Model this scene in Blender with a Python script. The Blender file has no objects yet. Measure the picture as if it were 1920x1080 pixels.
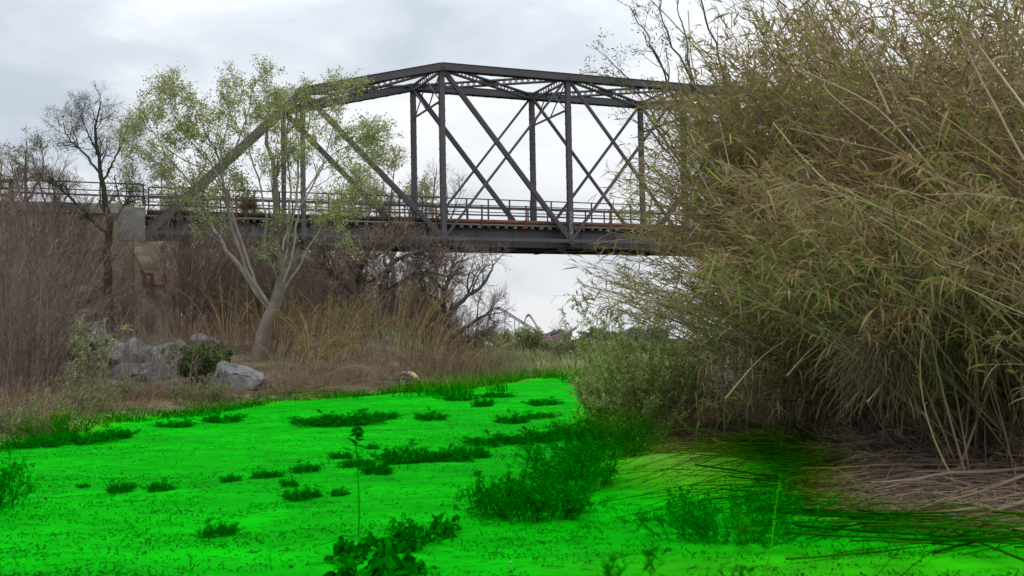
import bpy, bmesh, math, random
import numpy as np
from mathutils import Vector, Matrix, noise as mnoise
rng = np.random.default_rng(7)
random.seed(7)
S = bpy.context.scene
COL = S.collection

# ------------------------------------------------------------------ camera
F_PX, PITCH, ROLL, YAW, PANEL = 2050.0, .0488, -.0184, .3998, 7.5
CAM = np.array([0, 0, 1.6])
FW = np.array([0, math.cos(PITCH), math.sin(PITCH)]); _r = np.array([1., 0, 0]); _u = np.cross(_r, FW)
RT = math.cos(ROLL) * _r + math.sin(ROLL) * _u
UP = -math.sin(ROLL) * _r + math.cos(ROLL) * _u
cd = bpy.data.cameras.new("camera"); cam = bpy.data.objects.new("camera", cd); COL.objects.link(cam)
cd.sensor_width = 36; cd.lens = F_PX / 1920 * 36; cd.clip_start = .1; cd.clip_end = 6000
cd.dof.use_dof = True; cd.dof.focus_distance = 38; cd.dof.aperture_fstop = 3.8
cam.matrix_world = Matrix(((RT[0], UP[0], -FW[0], CAM[0]), (RT[1], UP[1], -FW[1], CAM[1]), (RT[2], UP[2], -FW[2], CAM[2]), (0, 0, 0, 1)))
S.camera = cam

# ------------------------------------------------------------------ sky and light
SUN_EL, SUN_AZ = math.radians(58), math.radians(215)      # azimuth from +Y, clockwise
W = bpy.data.worlds.new("World"); S.world = W; W.use_nodes = True
nt = W.node_tree; nt.nodes.clear(); N = nt.nodes.new; Lk = nt.links.new
out = N('ShaderNodeOutputWorld'); bg = N('ShaderNodeBackground'); bg.inputs[1].default_value = .12
sky = N('ShaderNodeTexSky'); sky.sky_type = 'NISHITA'; sky.sun_disc = False
sky.sun_elevation = SUN_EL; sky.sun_rotation = SUN_AZ; sky.dust_density = 3
tc = N('ShaderNodeTexCoord'); sep = N('ShaderNodeSeparateXYZ'); Lk(tc.outputs['Generated'], sep.inputs[0])
mp = N('ShaderNodeMapping'); mp.inputs['Scale'].default_value = (1.5, 1.5, 4.2); mp.inputs['Location'].default_value = (.6, .2, .35)
mp.inputs['Rotation'].default_value = (0, math.radians(14), 0)
Lk(tc.outputs['Generated'], mp.inputs[0])
n1 = N('ShaderNodeTexNoise'); n1.inputs['Scale'].default_value = 2.6; n1.inputs['Detail'].default_value = 6; n1.inputs['Roughness'].default_value = .52; n1.inputs['Distortion'].default_value = .35
Lk(mp.outputs[0], n1.inputs['Vector'])
def mth(op, a, b, nodes=N, link=Lk, clamp=False):
    m = nodes('ShaderNodeMath'); m.operation = op; m.use_clamp = clamp
    for i, v in enumerate((a, b)):
        if isinstance(v, (int, float)): m.inputs[i].default_value = v
        elif v is not None: link(v, m.inputs[i])
    return m.outputs[0]
bias = mth('MULTIPLY', sep.outputs[0], .34)
hi = mth('MULTIPLY', sep.outputs[2], -.25)
fac = mth('ADD', mth('ADD', n1.outputs[0], bias), hi)
ramp = N('ShaderNodeValToRGB'); Lk(fac, ramp.inputs[0])
e = ramp.color_ramp.elements
e[0].position = .22; e[0].color = (.52, .58, .66, 1)
e[1].position = .55; e[1].color = (.90, .915, .935, 1)
m_ = e.new(.34); m_.color = (.64, .69, .755, 1)
m_ = e.new(.44); m_.color = (.80, .835, .88, 1)
grad = mth('ADD', mth('MULTIPLY', mth('POWER', mth('MAXIMUM', sep.outputs[2], 0), 1.5), 1.8), .985)      # overcast skies brighten upwards
vm = N('ShaderNodeVectorMath'); vm.operation = 'SCALE'; Lk(ramp.outputs[0], vm.inputs[0]); Lk(mth('MULTIPLY', grad, 1 / .12), vm.inputs['Scale'])
mx = N('ShaderNodeMix'); mx.data_type = 'RGBA'; mx.inputs[0].default_value = .95
Lk(sky.outputs[0], mx.inputs[6]); Lk(vm.outputs[0], mx.inputs[7]); Lk(mx.outputs[2], bg.inputs[0]); Lk(bg.outputs[0], out.inputs[0])
sd = bpy.data.lights.new("sun", 'SUN'); sd.energy = 1.0; sd.angle = math.radians(14); sd.color = (1, .97, .92)
sun = bpy.data.objects.new("sun", sd); COL.objects.link(sun)
sv = Vector((math.sin(SUN_AZ) * math.cos(SUN_EL), math.cos(SUN_AZ) * math.cos(SUN_EL), math.sin(SUN_EL)))
sun.rotation_euler = sv.to_track_quat('Z', 'Y').to_euler()
S.view_settings.view_transform = 'Standard'; S.view_settings.look = 'None'; S.view_settings.exposure = 0; S.view_settings.gamma = 1
S.render.engine = 'CYCLES'; S.cycles.max_bounces = 5; S.cycles.diffuse_bounces = 3; S.cycles.transmission_bounces = 2; S.cycles.glossy_bounces = 1
S.cycles.use_denoising = True

# ------------------------------------------------------------------ placing helpers
def P(px, py, d): return CAM + d * (FW + RT * (px - 960) / F_PX - UP * (py - 540) / F_PX)
_c = np.array([-.5701, -7.3078, -.7381]) * PANEL
UU = np.array([math.cos(YAW), math.sin(YAW), 0]); VV = np.array([-math.sin(YAW), math.cos(YAW), 0]); ZZ = np.array([0, 0, 1.])
BO = UU * 0 + np.array([(-_c[0]) * UU[0] + (-_c[1]) * VV[0], (-_c[0]) * UU[1] + (-_c[1]) * VV[1], 0])
def B(u, v, z): return BO + UU * u + VV * v + ZZ * z

def sstep(a, b, x):
    t = np.clip((x - a) / (b - a), 0, 1); return t * t * (3 - 2 * t)
BED = np.array([(-16, -12), (-13, 5), (-10.2, 14), (-8.7, 17.8), (-9.0, 24.5), (-7.1, 31.0), (-2.7, 36.6), (-.8, 41), (.3, 47), (4.2, 47), (3.2, 40),
                (2.3, 27), (1.5, 17.5), (2.1, 15.2), (3.9, 15.4), (3.5, 12.2), (2.9, 10.6), (3.3, 9.4), (4.2, 8.6), (8, 7.8), (12, -12)], float)
def sdist(x, y, poly=BED):
    x = np.asarray(x, float); y = np.asarray(y, float)
    d = np.full(x.shape, 1e9); ins = np.zeros(x.shape, bool); n = len(poly)
    for i in range(n):
        ax, ay = poly[i]; bx, by = poly[(i + 1) % n]
        ex, ey = bx - ax, by - ay
        t = np.clip(((x - ax) * ex + (y - ay) * ey) / (ex * ex + ey * ey), 0, 1)
        d = np.minimum(d, (x - ax - t * ex) ** 2 + (y - ay - t * ey) ** 2)
        c = ((ay > y) != (by > y)) & (x < ex * (y - ay) / (ey if ey else 1e-9) + ax)
        ins ^= c
    d = np.sqrt(d)
    return np.where(ins, -d, d)
def vnoise(x, y, s, seed=0):
    x = np.asarray(x) / s + seed * 17.3; y = np.asarray(y) / s - seed * 9.1
    xi = np.floor(x); yi = np.floor(y); fx = x - xi; fy = y - yi
    fx = fx * fx * (3 - 2 * fx); fy = fy * fy * (3 - 2 * fy)
    def h(a, b):
        v = np.sin(a * 127.1 + b * 311.7) * 43758.5453; return v - np.floor(v)
    return (h(xi, yi) * (1 - fx) + h(xi + 1, yi) * fx) * (1 - fy) + (h(xi, yi + 1) * (1 - fx) + h(xi + 1, yi + 1) * fx) * fy
def height(x, y):
    x = np.asarray(x, float); y = np.asarray(y, float)
    d = sdist(x, y); o = np.maximum(d, 0)
    left = sstep(-1.5, -6.5, x)
    right = sstep(1.5, 4, x) * (1 - sstep(34, 44, y))
    hl = .10 * sstep(0, .8, o) + np.minimum(.035 * o, .5) + np.minimum(.105 * np.maximum(y - 31.5, 0), 2.0) * sstep(.5, 4, o) * (1 - sstep(50, 62, y) * .5)
    hr = np.minimum(.05 * o + .12 * np.maximum(o - 2.2, 0) + .05 * sstep(0, .5, o), 2.6)
    hf = np.minimum(.02 * o, .6)
    h = hf + (hl - hf) * left * (1 - right) + (hr - hf) * right
    h = h * (1 - sstep(120, 400, np.hypot(x, y))) + .2 * sstep(120, 400, np.hypot(x, y))
    h += (vnoise(x, y, 2.3) - .5) * .10 + (vnoise(x, y, .7, 1) - .5) * .035 + (vnoise(x, y, .22, 2) - .5) * .012
    h += .18 * np.exp(-(((x - 2.2) / 1.0) ** 2 + ((y - 13.2) / 1.1) ** 2))
    h += np.where(o > 0, (vnoise(x, y, 1.1, 3) - .5) * .12 * sstep(0, 1.5, o), 0)
    return h
def hz(x, y): return float(height(np.array([x]), np.array([y]))[0])
def dye(V):
    x, y, z = V[:, 0], V[:, 1], V[:, 2]
    wob = (vnoise(x, y, 1.3, 5) - .5) * .9
    d = sdist(x, y) + wob * .6
    w = .55 + .03 * np.clip(y - 12, 0, 40)
    a = 1 - sstep(-w, w, d)
    top = np.interp(y, [0, 9, 13, 16, 28, 60], [2.2, 2.0, 1.1, .62, .5, .5]); bot = top * .35
    rt = sstep(2.3, 3.4, x); top = top * (1 - rt) + .55 * rt; bot = bot * (1 - rt) + .2 * rt
    a = a * (1 - sstep(bot, top, z))
    a = a * (1 - .52 * np.exp(-(((x - 2.0) / .85) ** 2 + ((y - 13.3) / 1.6) ** 2)) )
    a = a * (1 - .13 * sstep(3.0, 1.5, y - 6) * sstep(-.6, 1.4, x))
    return np.clip(a, 0, 1)

# ------------------------------------------------------------------ mesh collector
class G:
    def __init__(s): s.v = []; s.q = []; s.c = []; s.n = 0; s.sm = False
    def add(s, v, q, c):
        v = np.asarray(v, float).reshape(-1, 3); q = np.asarray(q, int)
        s.v.append(v); s.q.append(q + s.n); s.n += len(v)
        s.c.append(np.broadcast_to(np.asarray(c, float), (len(v),)).copy())
        return s
    def box(s, org, ax, ay, az, c=.5):
        # box centred at org with half-axes ax ay az
        k = [org + i * ax + j * ay + l * az for i in (-1, 1) for j in (-1, 1) for l in (-1, 1)]
        return s.add(k, [(0, 1, 3, 2), (4, 6, 7, 5), (0, 4, 5, 1), (2, 3, 7, 6), (0, 2, 6, 4), (1, 5, 7, 3)], c)
    def beam(s, a, b, w, h, side=None, c=.5):
        # bar from a to b; w = full width along side, h = full thickness along the third axis
        a = np.asarray(a, float); b = np.asarray(b, float); t = b - a; l = np.linalg.norm(t); t /= l
        sd_ = np.asarray(side if side is not None else (ZZ if abs(t[2]) < .9 else UU), float)
        sd_ = sd_ - t * (sd_ @ t); sd_ /= np.linalg.norm(sd_); th = np.cross(t, sd_)
        return s.box((a + b) / 2, t * l / 2, sd_ * w / 2, th * h / 2, c)
    def tubes(s, Pn, Rn, sides=4, c=.5):
        n, k, _ = Pn.shape
        T = np.gradient(Pn, axis=1); T /= np.linalg.norm(T, axis=2, keepdims=True) + 1e-9
        ref = np.where(np.abs(T[:, :1, 2:3]) > .85, np.array([1., .2, 0]), np.array([0, .1, 1.]))
        A = np.cross(T, np.broadcast_to(ref, T.shape)); A /= np.linalg.norm(A, axis=2, keepdims=True) + 1e-9
        Bv = np.cross(T, A)
        an = np.arange(sides) * 2 * math.pi / sides
        V = Pn[:, :, None, :] + Rn[:, :, None, None] * (A[:, :, None, :] * np.cos(an)[None, None, :, None] + Bv[:, :, None, :] * np.sin(an)[None, None, :, None])
        i = np.arange(n)[:, None, None] * k * sides; j = np.arange(k - 1)[None, :, None] * sides; m = np.arange(sides)[None, None, :]; m2 = (m + 1) % sides
        Q = np.stack([i + j + m, i + j + m2, i + j + sides + m2, i + j + sides + m], -1).reshape(-1, 4)
        cc = np.broadcast_to(np.asarray(c, float).reshape(-1, 1, 1) if np.ndim(c) else np.full((1, 1, 1), c), (n, k, sides)).reshape(-1)
        return s.add(V.reshape(-1, 3), Q, cc)
    def blades(s, base, d, L, w, droop, c, seg=3):
        n = len(base); d = d / (np.linalg.norm(d, axis=1, keepdims=True) + 1e-9)
        rr = rng.normal(size=(n, 3)); sd_ = np.cross(d, rr); sd_ /= np.linalg.norm(sd_, axis=1, keepdims=True) + 1e-9
        t = np.linspace(0, 1, seg + 1); prof = np.interp(t, [0, .25, .6, 1], [.55, 1, .75, .05])
        Lc = L[:, None, None]; tt = t[None, :, None]
        Pn = base[:, None] + d[:, None] * tt * Lc * (1 - .35 * droop[:, None, None] * tt) - ZZ * (droop[:, None, None] * tt ** 2 * Lc * .75)
        off = sd_[:, None] * (w[:, None, None] * prof[None, :, None] / 2)
        V = np.stack([Pn - off, Pn + off], 2)
        i = np.arange(n)[:, None] * 2 * (seg + 1); j = np.arange(seg)[None, :] * 2
        Q = np.stack([i + j, i + j + 1, i + j + 3, i + j + 2], -1).reshape(-1, 4)
        return s.add(V.reshape(-1, 3), Q, np.repeat(c, 2 * (seg + 1)))
    def leaves(s, p, L, w, c, up=0.):
        n = len(p); d = rng.normal(size=(n, 3)); d[:, 2] += up; d /= np.linalg.norm(d, axis=1, keepdims=True)
        sd_ = np.cross(d, rng.normal(size=(n, 3))); sd_ /= np.linalg.norm(sd_, axis=1, keepdims=True)
        L = np.broadcast_to(L, (n,))[:, None]; w = np.broadcast_to(w, (n,))[:, None]
        V = np.stack([p, p + d * L * .45 + sd_ * w / 2, p + d * L, p + d * L * .45 - sd_ * w / 2], 1)
        return s.add(V.reshape(-1, 3), np.arange(4 * n).reshape(n, 4), np.repeat(np.broadcast_to(c, (n,)), 4))
    def build(s, name, mat, parent=None, origin=None, smooth=False, top=False):
        V = np.concatenate(s.v); Q = np.concatenate(s.q); C = np.concatenate(s.c)
        me = bpy.data.meshes.new(name)
        dy = dye(V)
        if origin is None and parent is not None: origin = np.array(parent.get('_w', (0, 0, 0)))
        if origin is not None: V = V - np.asarray(origin)
        me.vertices.add(len(V)); me.vertices.foreach_set('co', V.astype(np.float32).ravel())
        me.loops.add(len(Q) * 4); me.loops.foreach_set('vertex_index', Q.astype(np.int32).ravel())
        me.polygons.add(len(Q)); me.polygons.foreach_set('loop_start', np.arange(0, len(Q) * 4, 4, dtype=np.int32))
        me.polygons.foreach_set('use_smooth', np.full(len(Q), smooth))
        me.update(calc_edges=True)
        for nm, ar in (('tone', C), ('dye', dy)):
            a = me.attributes.new(nm, 'FLOAT', 'POINT'); a.data.foreach_set('value', ar.astype(np.float32))
        me.materials.append(mat)
        o = bpy.data.objects.new(name, me); COL.objects.link(o)
        if parent: o.parent = parent
        elif origin is not None: o.location = Vector(origin)
        return o

def thing(name, label, cat, loc, group=None, kind=None):
    o = bpy.data.objects.new(name, None); COL.objects.link(o); o.empty_display_size = .3
    o.location = Vector(loc); o['_w'] = [float(a) for a in loc]
    o['label'] = label; o['category'] = cat
    if group: o['group'] = group
    if kind: o['kind'] = kind
    return o
def tag(o, label=None, cat=None, group=None, kind=None):
    for k, v in (('label', label), ('category', cat), ('group', group), ('kind', kind)):
        if v: o[k] = v
    return o
def copy_tree(src, loc, rz, sc, label, group=None):
    c = src.copy(); COL.objects.link(c); c.location = Vector(loc); c.rotation_euler = (0, 0, rz); c.scale = (sc, sc, sc) if not hasattr(sc, '__len__') else sc
    c['label'] = label; c['_w'] = [float(a) for a in loc]
    if group: c['group'] = group
    for ch in src.children:
        k = ch.copy(); COL.objects.link(k); k.parent = c
        for gc in ch.children:
            k2 = gc.copy(); COL.objects.link(k2); k2.parent = k
    return c

# ------------------------------------------------------------------ materials
VEG = dict(grey_brown_twigs=1.45, brown_twigs=1.5, spring_leaves=1.35, mixed_leaves=1.6, green_leaves=1.6, dark_leaves=2.2, olive_leaves=2.1, reed_leaves=1.45, reed_canes=1.45, dead_reed_canes=1.3, river_weed=1.2)
def mat(name, ramp_cols, rough=.8, nscale=6., namt=.35, dyeing=True, trans=0., bump=0., bscale=20., metal=0., spec=.12, coord='Object', stain=None, dyegain=1.0):
    m = bpy.data.materials.new(name); m.use_nodes = True; t = m.node_tree; n = t.nodes.new; l = t.links.new
    bs = t.nodes['Principled BSDF']; bs.inputs['Roughness'].default_value = rough; bs.inputs['Metallic'].default_value = metal
    bs.inputs['Specular IOR Level'].default_value = spec
    at = n('ShaderNodeAttribute'); at.attribute_name = 'tone'
    tcn = n('ShaderNodeTexCoord')
    no = n('ShaderNodeTexNoise'); no.inputs['Scale'].default_value = nscale; no.inputs['Detail'].default_value = 5; no.inputs['Roughness'].default_value = .6
    l(tcn.outputs[coord], no.inputs['Vector'])
    f = mth('ADD', at.outputs['Fac'], mth('MULTIPLY', mth('SUBTRACT', no.outputs[0], .5, n, l), namt * 2, n, l), n, l, True)
    if name in VEG: spec = 0.; rough = .9
    bs.inputs['Specular IOR Level'].default_value = spec; bs.inputs['Roughness'].default_value = rough
    if name in VEG: ramp_cols = [tuple(min(.8, q * VEG[name]) for q in c) for c in ramp_cols]
    r = n('ShaderNodeValToRGB'); l(f, r.inputs[0]); el = r.color_ramp.elements
    k = len(ramp_cols)
    for i, c in enumerate(ramp_cols):
        x = el[0] if i == 0 else (el[-1] if i == k - 1 else el.new(i / (k - 1)))
        x.position = i / (k - 1); x.color = (*c, 1)
    colr = r.outputs[0]
    if stain:
        sc_, th, sc_col, amt = stain
        n2 = n('ShaderNodeTexNoise'); n2.inputs['Scale'].default_value = sc_; n2.inputs['Detail'].default_value = 8; n2.inputs['Roughness'].default_value = .65
        l(tcn.outputs[coord], n2.inputs['Vector'])
        mr = n('ShaderNodeMapRange'); mr.inputs[1].default_value = th; mr.inputs[2].default_value = th + .12; mr.inputs[4].default_value = amt; l(n2.outputs[0], mr.inputs[0])
        mm = n('ShaderNodeMix'); mm.data_type = 'RGBA'; l(mr.outputs[0], mm.inputs[0]); l(colr, mm.inputs[6]); mm.inputs[7].default_value = (*sc_col, 1); colr = mm.outputs[2]
    if dyeing:
        ad = n('ShaderNodeAttribute'); ad.attribute_name = 'dye'
        sp = n('ShaderNodeSeparateColor'); l(colr, sp.inputs[0]); cb = n('ShaderNodeCombineColor')
        inv = mth('SUBTRACT', 1, ad.outputs['Fac'], n, l)
        l(mth('MULTIPLY', sp.outputs[0], mth('POWER', inv, 1.35, n, l), n, l), cb.inputs[0])
        l(mth('MULTIPLY', sp.outputs[1], mth('ADD', 1, mth('MULTIPLY', ad.outputs['Fac'], dyegain - 1, n, l), n, l), n, l), cb.inputs[1])
        l(mth('MULTIPLY', sp.outputs[2], mth('MULTIPLY', inv, mth('MULTIPLY', inv, inv, n, l), n, l), n, l), cb.inputs[2])
        colr = cb.outputs[0]
    l(colr, bs.inputs['Base Color'])
    if bump:
        nb = n('ShaderNodeTexNoise'); nb.inputs['Scale'].default_value = bscale; nb.inputs['Detail'].default_value = 6; l(tcn.outputs[coord], nb.inputs['Vector'])
        bp = n('ShaderNodeBump'); bp.inputs['Strength'].default_value = bump; bp.inputs['Distance'].default_value = .03; l(nb.outputs[0], bp.inputs['Height']); l(bp.outputs[0], bs.inputs['Normal'])
    if trans:
        tr = n('ShaderNodeBsdfTranslucent'); l(colr, tr.inputs[0]); ms = n('ShaderNodeMixShader'); ms.inputs[0].default_value = trans
        l(bs.outputs[0], ms.inputs[1]); l(tr.outputs[0], ms.inputs[2]); l(ms.outputs[0], t.nodes['Material Output'].inputs[0])
    return m
M = {}
M['ground'] = mat('river_sand', [(.075, .06, .042), (.17, .15, .11), (.26, .26, .20), (.36, .38, .29)], .95, 1.3, .25, bump=1.0, bscale=11, stain=(7, .53, (.12, .135, .085), .8), spec=.03, dyegain=1.2)
M['litter'] = mat('leaf_litter', [(.045, .035, .025), (.10, .08, .055), (.20, .165, .12)], .95, 3, .3)
M['steel'] = mat('painted_steel', [(.055, .051, .056), (.082, .077, .084), (.115, .108, .115)], .55, .8, .35, False, bump=.08, bscale=30, stain=(2.2, .60, (.12, .075, .055), .5))
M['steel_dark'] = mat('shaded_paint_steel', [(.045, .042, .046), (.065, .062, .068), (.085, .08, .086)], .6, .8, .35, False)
M['rust'] = mat('rusty_steel', [(.035, .022, .018), (.14, .06, .042), (.20, .09, .062)], .85, 2.5, .45, False, stain=(.9, .55, (.03, .027, .025), .8))
M['timber'] = mat('weathered_timber', [(.07, .06, .045), (.16, .14, .11), (.24, .21, .17)], .9, 3, .4, False)
M['tin'] = mat('grey_edge', [(.12, .13, .12), (.2, .21, .2)], .7, 4, .3, False)
M['stone'] = mat('abutment_stone', [(.12, .09, .065), (.24, .185, .135), (.33, .26, .195)], .95, 1.1, .5, False, bump=.8, bscale=5, stain=(.8, .58, (.10, .085, .07), .6))
M['concrete'] = mat('grey_concrete', [(.10, .09, .085), (.18, .17, .16), (.26, .25, .235)], .9, 1.5, .4, False, bump=.3, bscale=12, stain=(1.5, .6, (.12, .10, .09), .6))
M['rock'] = mat('granite_boulder', [(.04, .037, .035), (.09, .087, .083), (.16, .16, .16), (.26, .262, .265)], .9, 2.2, .7, True, bump=1.2, bscale=9, stain=(3, .52, (.09, .08, .065), .75))
M['bark_pale'] = mat('pale_bark', [(.08, .063, .05), (.21, .175, .145), (.42, .37, .32)], .9, 3, .4, True, bump=.4, bscale=25, stain=(9, .6, (.09, .075, .06), .6))
M['bark_dark'] = mat('dark_bark', [(.025, .02, .018), (.055, .045, .038), (.10, .085, .075)], .9, 4, .4)
M['twig_grey'] = mat('grey_brown_twigs', [(.052, .037, .031), (.125, .092, .077), (.22, .172, .150)], .9, 2, .25)
M['twig_brown'] = mat('brown_twigs', [(.045, .03, .022), (.12, .08, .055), (.22, .155, .10)], .9, 2, .25)
M['leaf_spring'] = mat('spring_leaves', [(.08, .10, .03), (.17, .20, .06), (.27, .30, .10), (.37, .39, .17)], .6, 3, .15, trans=.35)
M['leaf_mixed'] = mat('mixed_leaves', [(.05, .032, .018), (.07, .07, .03), (.10, .12, .035), (.17, .19, .06)], .7, 1.5, .2, trans=.25)
M['leaf_green'] = mat('green_leaves', [(.02, .035, .012), (.05, .08, .025), (.10, .145, .04), (.17, .21, .075)], .6, 2, .2, trans=.25, dyegain=1.15)
M['leaf_willow'] = mat('willow_leaves', [(.07, .09, .025), (.17, .20, .055), (.26, .30, .09), (.36, .40, .16)], .9, 2, .2, trans=.3, spec=0.)
M['leaf_dark'] = mat('dark_leaves', [(.012, .028, .01), (.03, .065, .018), (.055, .11, .03)], .55, 2, .2, trans=.2, dyegain=1.3)
M['leaf_olive'] = mat('olive_leaves', [(.06, .07, .03), (.12, .135, .06), (.20, .215, .10)], .7, 1, .2, trans=.25)
M['reed_leaf'] = mat('reed_leaves', [(.09, .052, .030), (.27, .175, .095), (.21, .165, .07), (.115, .125, .032), (.25, .26, .065)], .6, 1.2, .07, trans=.3, dyegain=1.1)
M['cane'] = mat('reed_canes', [(.07, .048, .034), (.17, .12, .085), (.27, .21, .155), (.36, .24, .11)], .6, 4, .18, spec=.4)
M['dead_cane'] = mat('dead_reed_canes', [(.055, .038, .028), (.13, .092, .066), (.21, .158, .118), (.32, .255, .195)], .8, 4, .18, dyegain=.5)
M['weed_leaf'] = mat('river_weed', [(.015, .05, .012), (.04, .12, .03), (.08, .2, .05), (.2, .42, .12)], .6, 2, .12, trans=.2, dyegain=1.0)
M['far_tree'] = mat('hazed_far_trees', [(.11, .13, .12), (.15, .17, .155), (.19, .21, .19)], .9, .1, .3, False)  # distance haze is mixed into these crown colours
M['white'] = mat('white_metal_roof', [(.55, .55, .56), (.75, .75, .76)], .6, 1, .3, False)
M['hazed_blue_steel'] = mat('hazed_blue_steel', [(.12, .15, .22), (.17, .20, .29)], .5, .2, .3, False)  # coaster blue, paled so the colour itself carries the distance haze
M['pale_blue'] = mat('pale_blue_steel', [(.36, .42, .5), (.5, .56, .62)], .6, .2, .3, False)
M['hazed_red_steel'] = mat('hazed_red_steel', [(.34, .19, .21), (.44, .27, .29)], .5, .2, .3, False)  # coaster red, lightened in its colour to imitate haze
M['paint_red'] = mat('spray_paint_red', [(.085, .018, .022), (.13, .03, .036)], .8, 5, .3, False)
M['paint_orange'] = mat('spray_paint_orange', [(.30, .17, .04), (.42, .25, .07)], .8, 5, .3, False)
M['paint_white'] = mat('spray_paint_white', [(.30, .29, .30), (.42, .42, .44)], .8, 5, .3, False)

# ------------------------------------------------------------------ growth
def unit(a): return a / (np.linalg.norm(a, axis=-1, keepdims=True) + 1e-9)
def spawn(Pn, Rn, nc, t0, t1, ang, length, k=5, rf=.6, up=0., wig=.25, fall=.5, rmin=.002, angv=.25, endr=.35):
    n, kk, _ = Pn.shape
    idx = np.repeat(np.arange(n), nc); m = len(idx)
    t = rng.uniform(t0, t1, m); ft = t * (kk - 1); i0 = np.minimum(ft.astype(int), kk - 2); fr = (ft - i0)[:, None]
    p = Pn[idx, i0] * (1 - fr) + Pn[idx, i0 + 1] * fr
    tg = unit(Pn[idx, i0 + 1] - Pn[idx, i0])
    r = (Rn[idx, i0] * (1 - fr[:, 0]) + Rn[idx, i0 + 1] * fr[:, 0]) * rf
    pr = unit(np.cross(tg, rng.normal(size=(m, 3))))
    a = (ang + rng.normal(size=m) * angv)[:, None]
    d = unit(np.cos(a) * tg + np.sin(a) * pr)
    L = length * (1 - fall * t) * rng.uniform(.6, 1.15, m)
    out = np.zeros((m, k, 3)); out[:, 0] = p
    for j in range(1, k):
        out[:, j] = out[:, j - 1] + d * (L / (k - 1))[:, None]
        d = unit(d + ZZ * up / k * 2 + rng.normal(size=(m, 3)) * wig / 1.5)
    R = np.maximum(r, rmin)[:, None] * np.linspace(1, endr, k)[None, :]
    return out, np.maximum(R, rmin * .6)
def fan(base, n, hmin, hmax, spread, k=7, r=.01, droop=.4, bas=.3, lean=(0, 0), endr=.3, wig=.06):
    """n stems growing from around base"""
    th = rng.uniform(0, 2 * math.pi, n); sp = np.abs(rng.normal(size=n)) * spread
    d = unit(np.stack([np.cos(th) * sp + lean[0], np.sin(th) * sp + lean[1], np.ones(n)], 1))
    rb = np.sqrt(rng.uniform(0, 1, n)) * bas
    p = np.stack([base[0] + np.cos(th) * rb, base[1] + np.sin(th) * rb, np.full(n, base[2] - .05)], 1)
    L = rng.uniform(hmin, hmax, n); o = np.zeros((n, k, 3)); o[:, 0] = p
    for j in range(1, k):
        o[:, j] = o[:, j - 1] + d * (L / (k - 1))[:, None]
        h = d * np.array([1, 1, 0]); d = unit(d + h * droop / k * 1.5 - ZZ * droop / k + rng.normal(size=(n, 3)) * wig)
    return o, np.broadcast_to(r * np.linspace(1, endr, k), (n, k)) * rng.uniform(.7, 1.3, n)[:, None]
def catmull(pts, m=24):
    pts = np.asarray(pts, float); n = len(pts); q = np.vstack([2 * pts[0] - pts[1], pts, 2 * pts[-1] - pts[-2]])
    t = np.linspace(0, n - 1 - 1e-6, m); i = t.astype(int); f = (t - i)[:, None]
    a, b, c, d = q[i], q[i + 1], q[i + 2], q[i + 3]
    return .5 * (2 * b + (c - a) * f + (2 * a - 5 * b + 4 * c - d) * f ** 2 + (3 * b - 3 * c + d - a) * f ** 3)
def tn(n, lo=0., hi=1.): return rng.uniform(lo, hi, n)
def sample(Pn, m, t0=.3, t1=1.):
    n, kk, _ = Pn.shape; idx = rng.integers(0, n, m); ft = rng.uniform(t0, t1, m) * (kk - 1); i0 = np.minimum(ft.astype(int), kk - 2); fr = (ft - i0)[:, None]
    return Pn[idx, i0] * (1 - fr) + Pn[idx, i0 + 1] * fr, unit(Pn[idx, i0 + 1] - Pn[idx, i0])

# ------------------------------------------------------------------ ground
def axis(lo, hi, step, far, g=1.22):
    a = list(np.arange(lo, hi, step)); s = step; x = hi
    while x < far: a.append(x); s *= g; x += s
    s = step; x = lo - step; b = []
    while x > -far: b.append(x); s *= g; x -= s
    return np.array(b[::-1] + a)
xs = axis(-11, 9, .07, 3200); ys = axis(5.5, 40, .085, 3200)
X, Y = np.meshgrid(xs, ys, indexing='ij'); Zg = height(X.ravel(), Y.ravel())
nx, ny = len(xs), len(ys); ii, jj = np.meshgrid(np.arange(nx - 1), np.arange(ny - 1), indexing='ij'); b0 = (ii * ny + jj).ravel()
gr = G(); Vg = np.stack([X.ravel(), Y.ravel(), Zg], 1)
sd0 = sdist(Vg[:, 0], Vg[:, 1])
tone = .72 - .58 * sstep(-.2, .9, sd0) + (vnoise(X.ravel(), Y.ravel() * 2.2, 1.9, 8) - .5) * .30 + (vnoise(X.ravel(), Y.ravel() * 2.4, .42, 9) - .5) * .24 + (vnoise(X.ravel() * .8, Y.ravel() * 1.6, .16, 12) - .5) * .22
tone += .4 * np.exp(-(((Vg[:, 0] - 5.2) / 2.5) ** 2 + ((Vg[:, 1] - 11.5) / 2.2) ** 2)) * (sd0 > 0)
tone += .25 * np.exp(-(((Vg[:, 0] - 2.0) / .9) ** 2 + ((Vg[:, 1] - 13.3) / 1.6) ** 2)); tone += .40 * np.exp(-(((Vg[:, 0] + 8.9) / .9) ** 2 + ((Vg[:, 1] - 23.6) / 1.1) ** 2))
gr.add(Vg, np.stack([b0, b0 + ny, b0 + ny + 1, b0 + 1], 1), tone)
tag(gr.build('ground', M['ground'], smooth=True), kind='structure')
del X, Y, Zg, Vg

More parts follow.
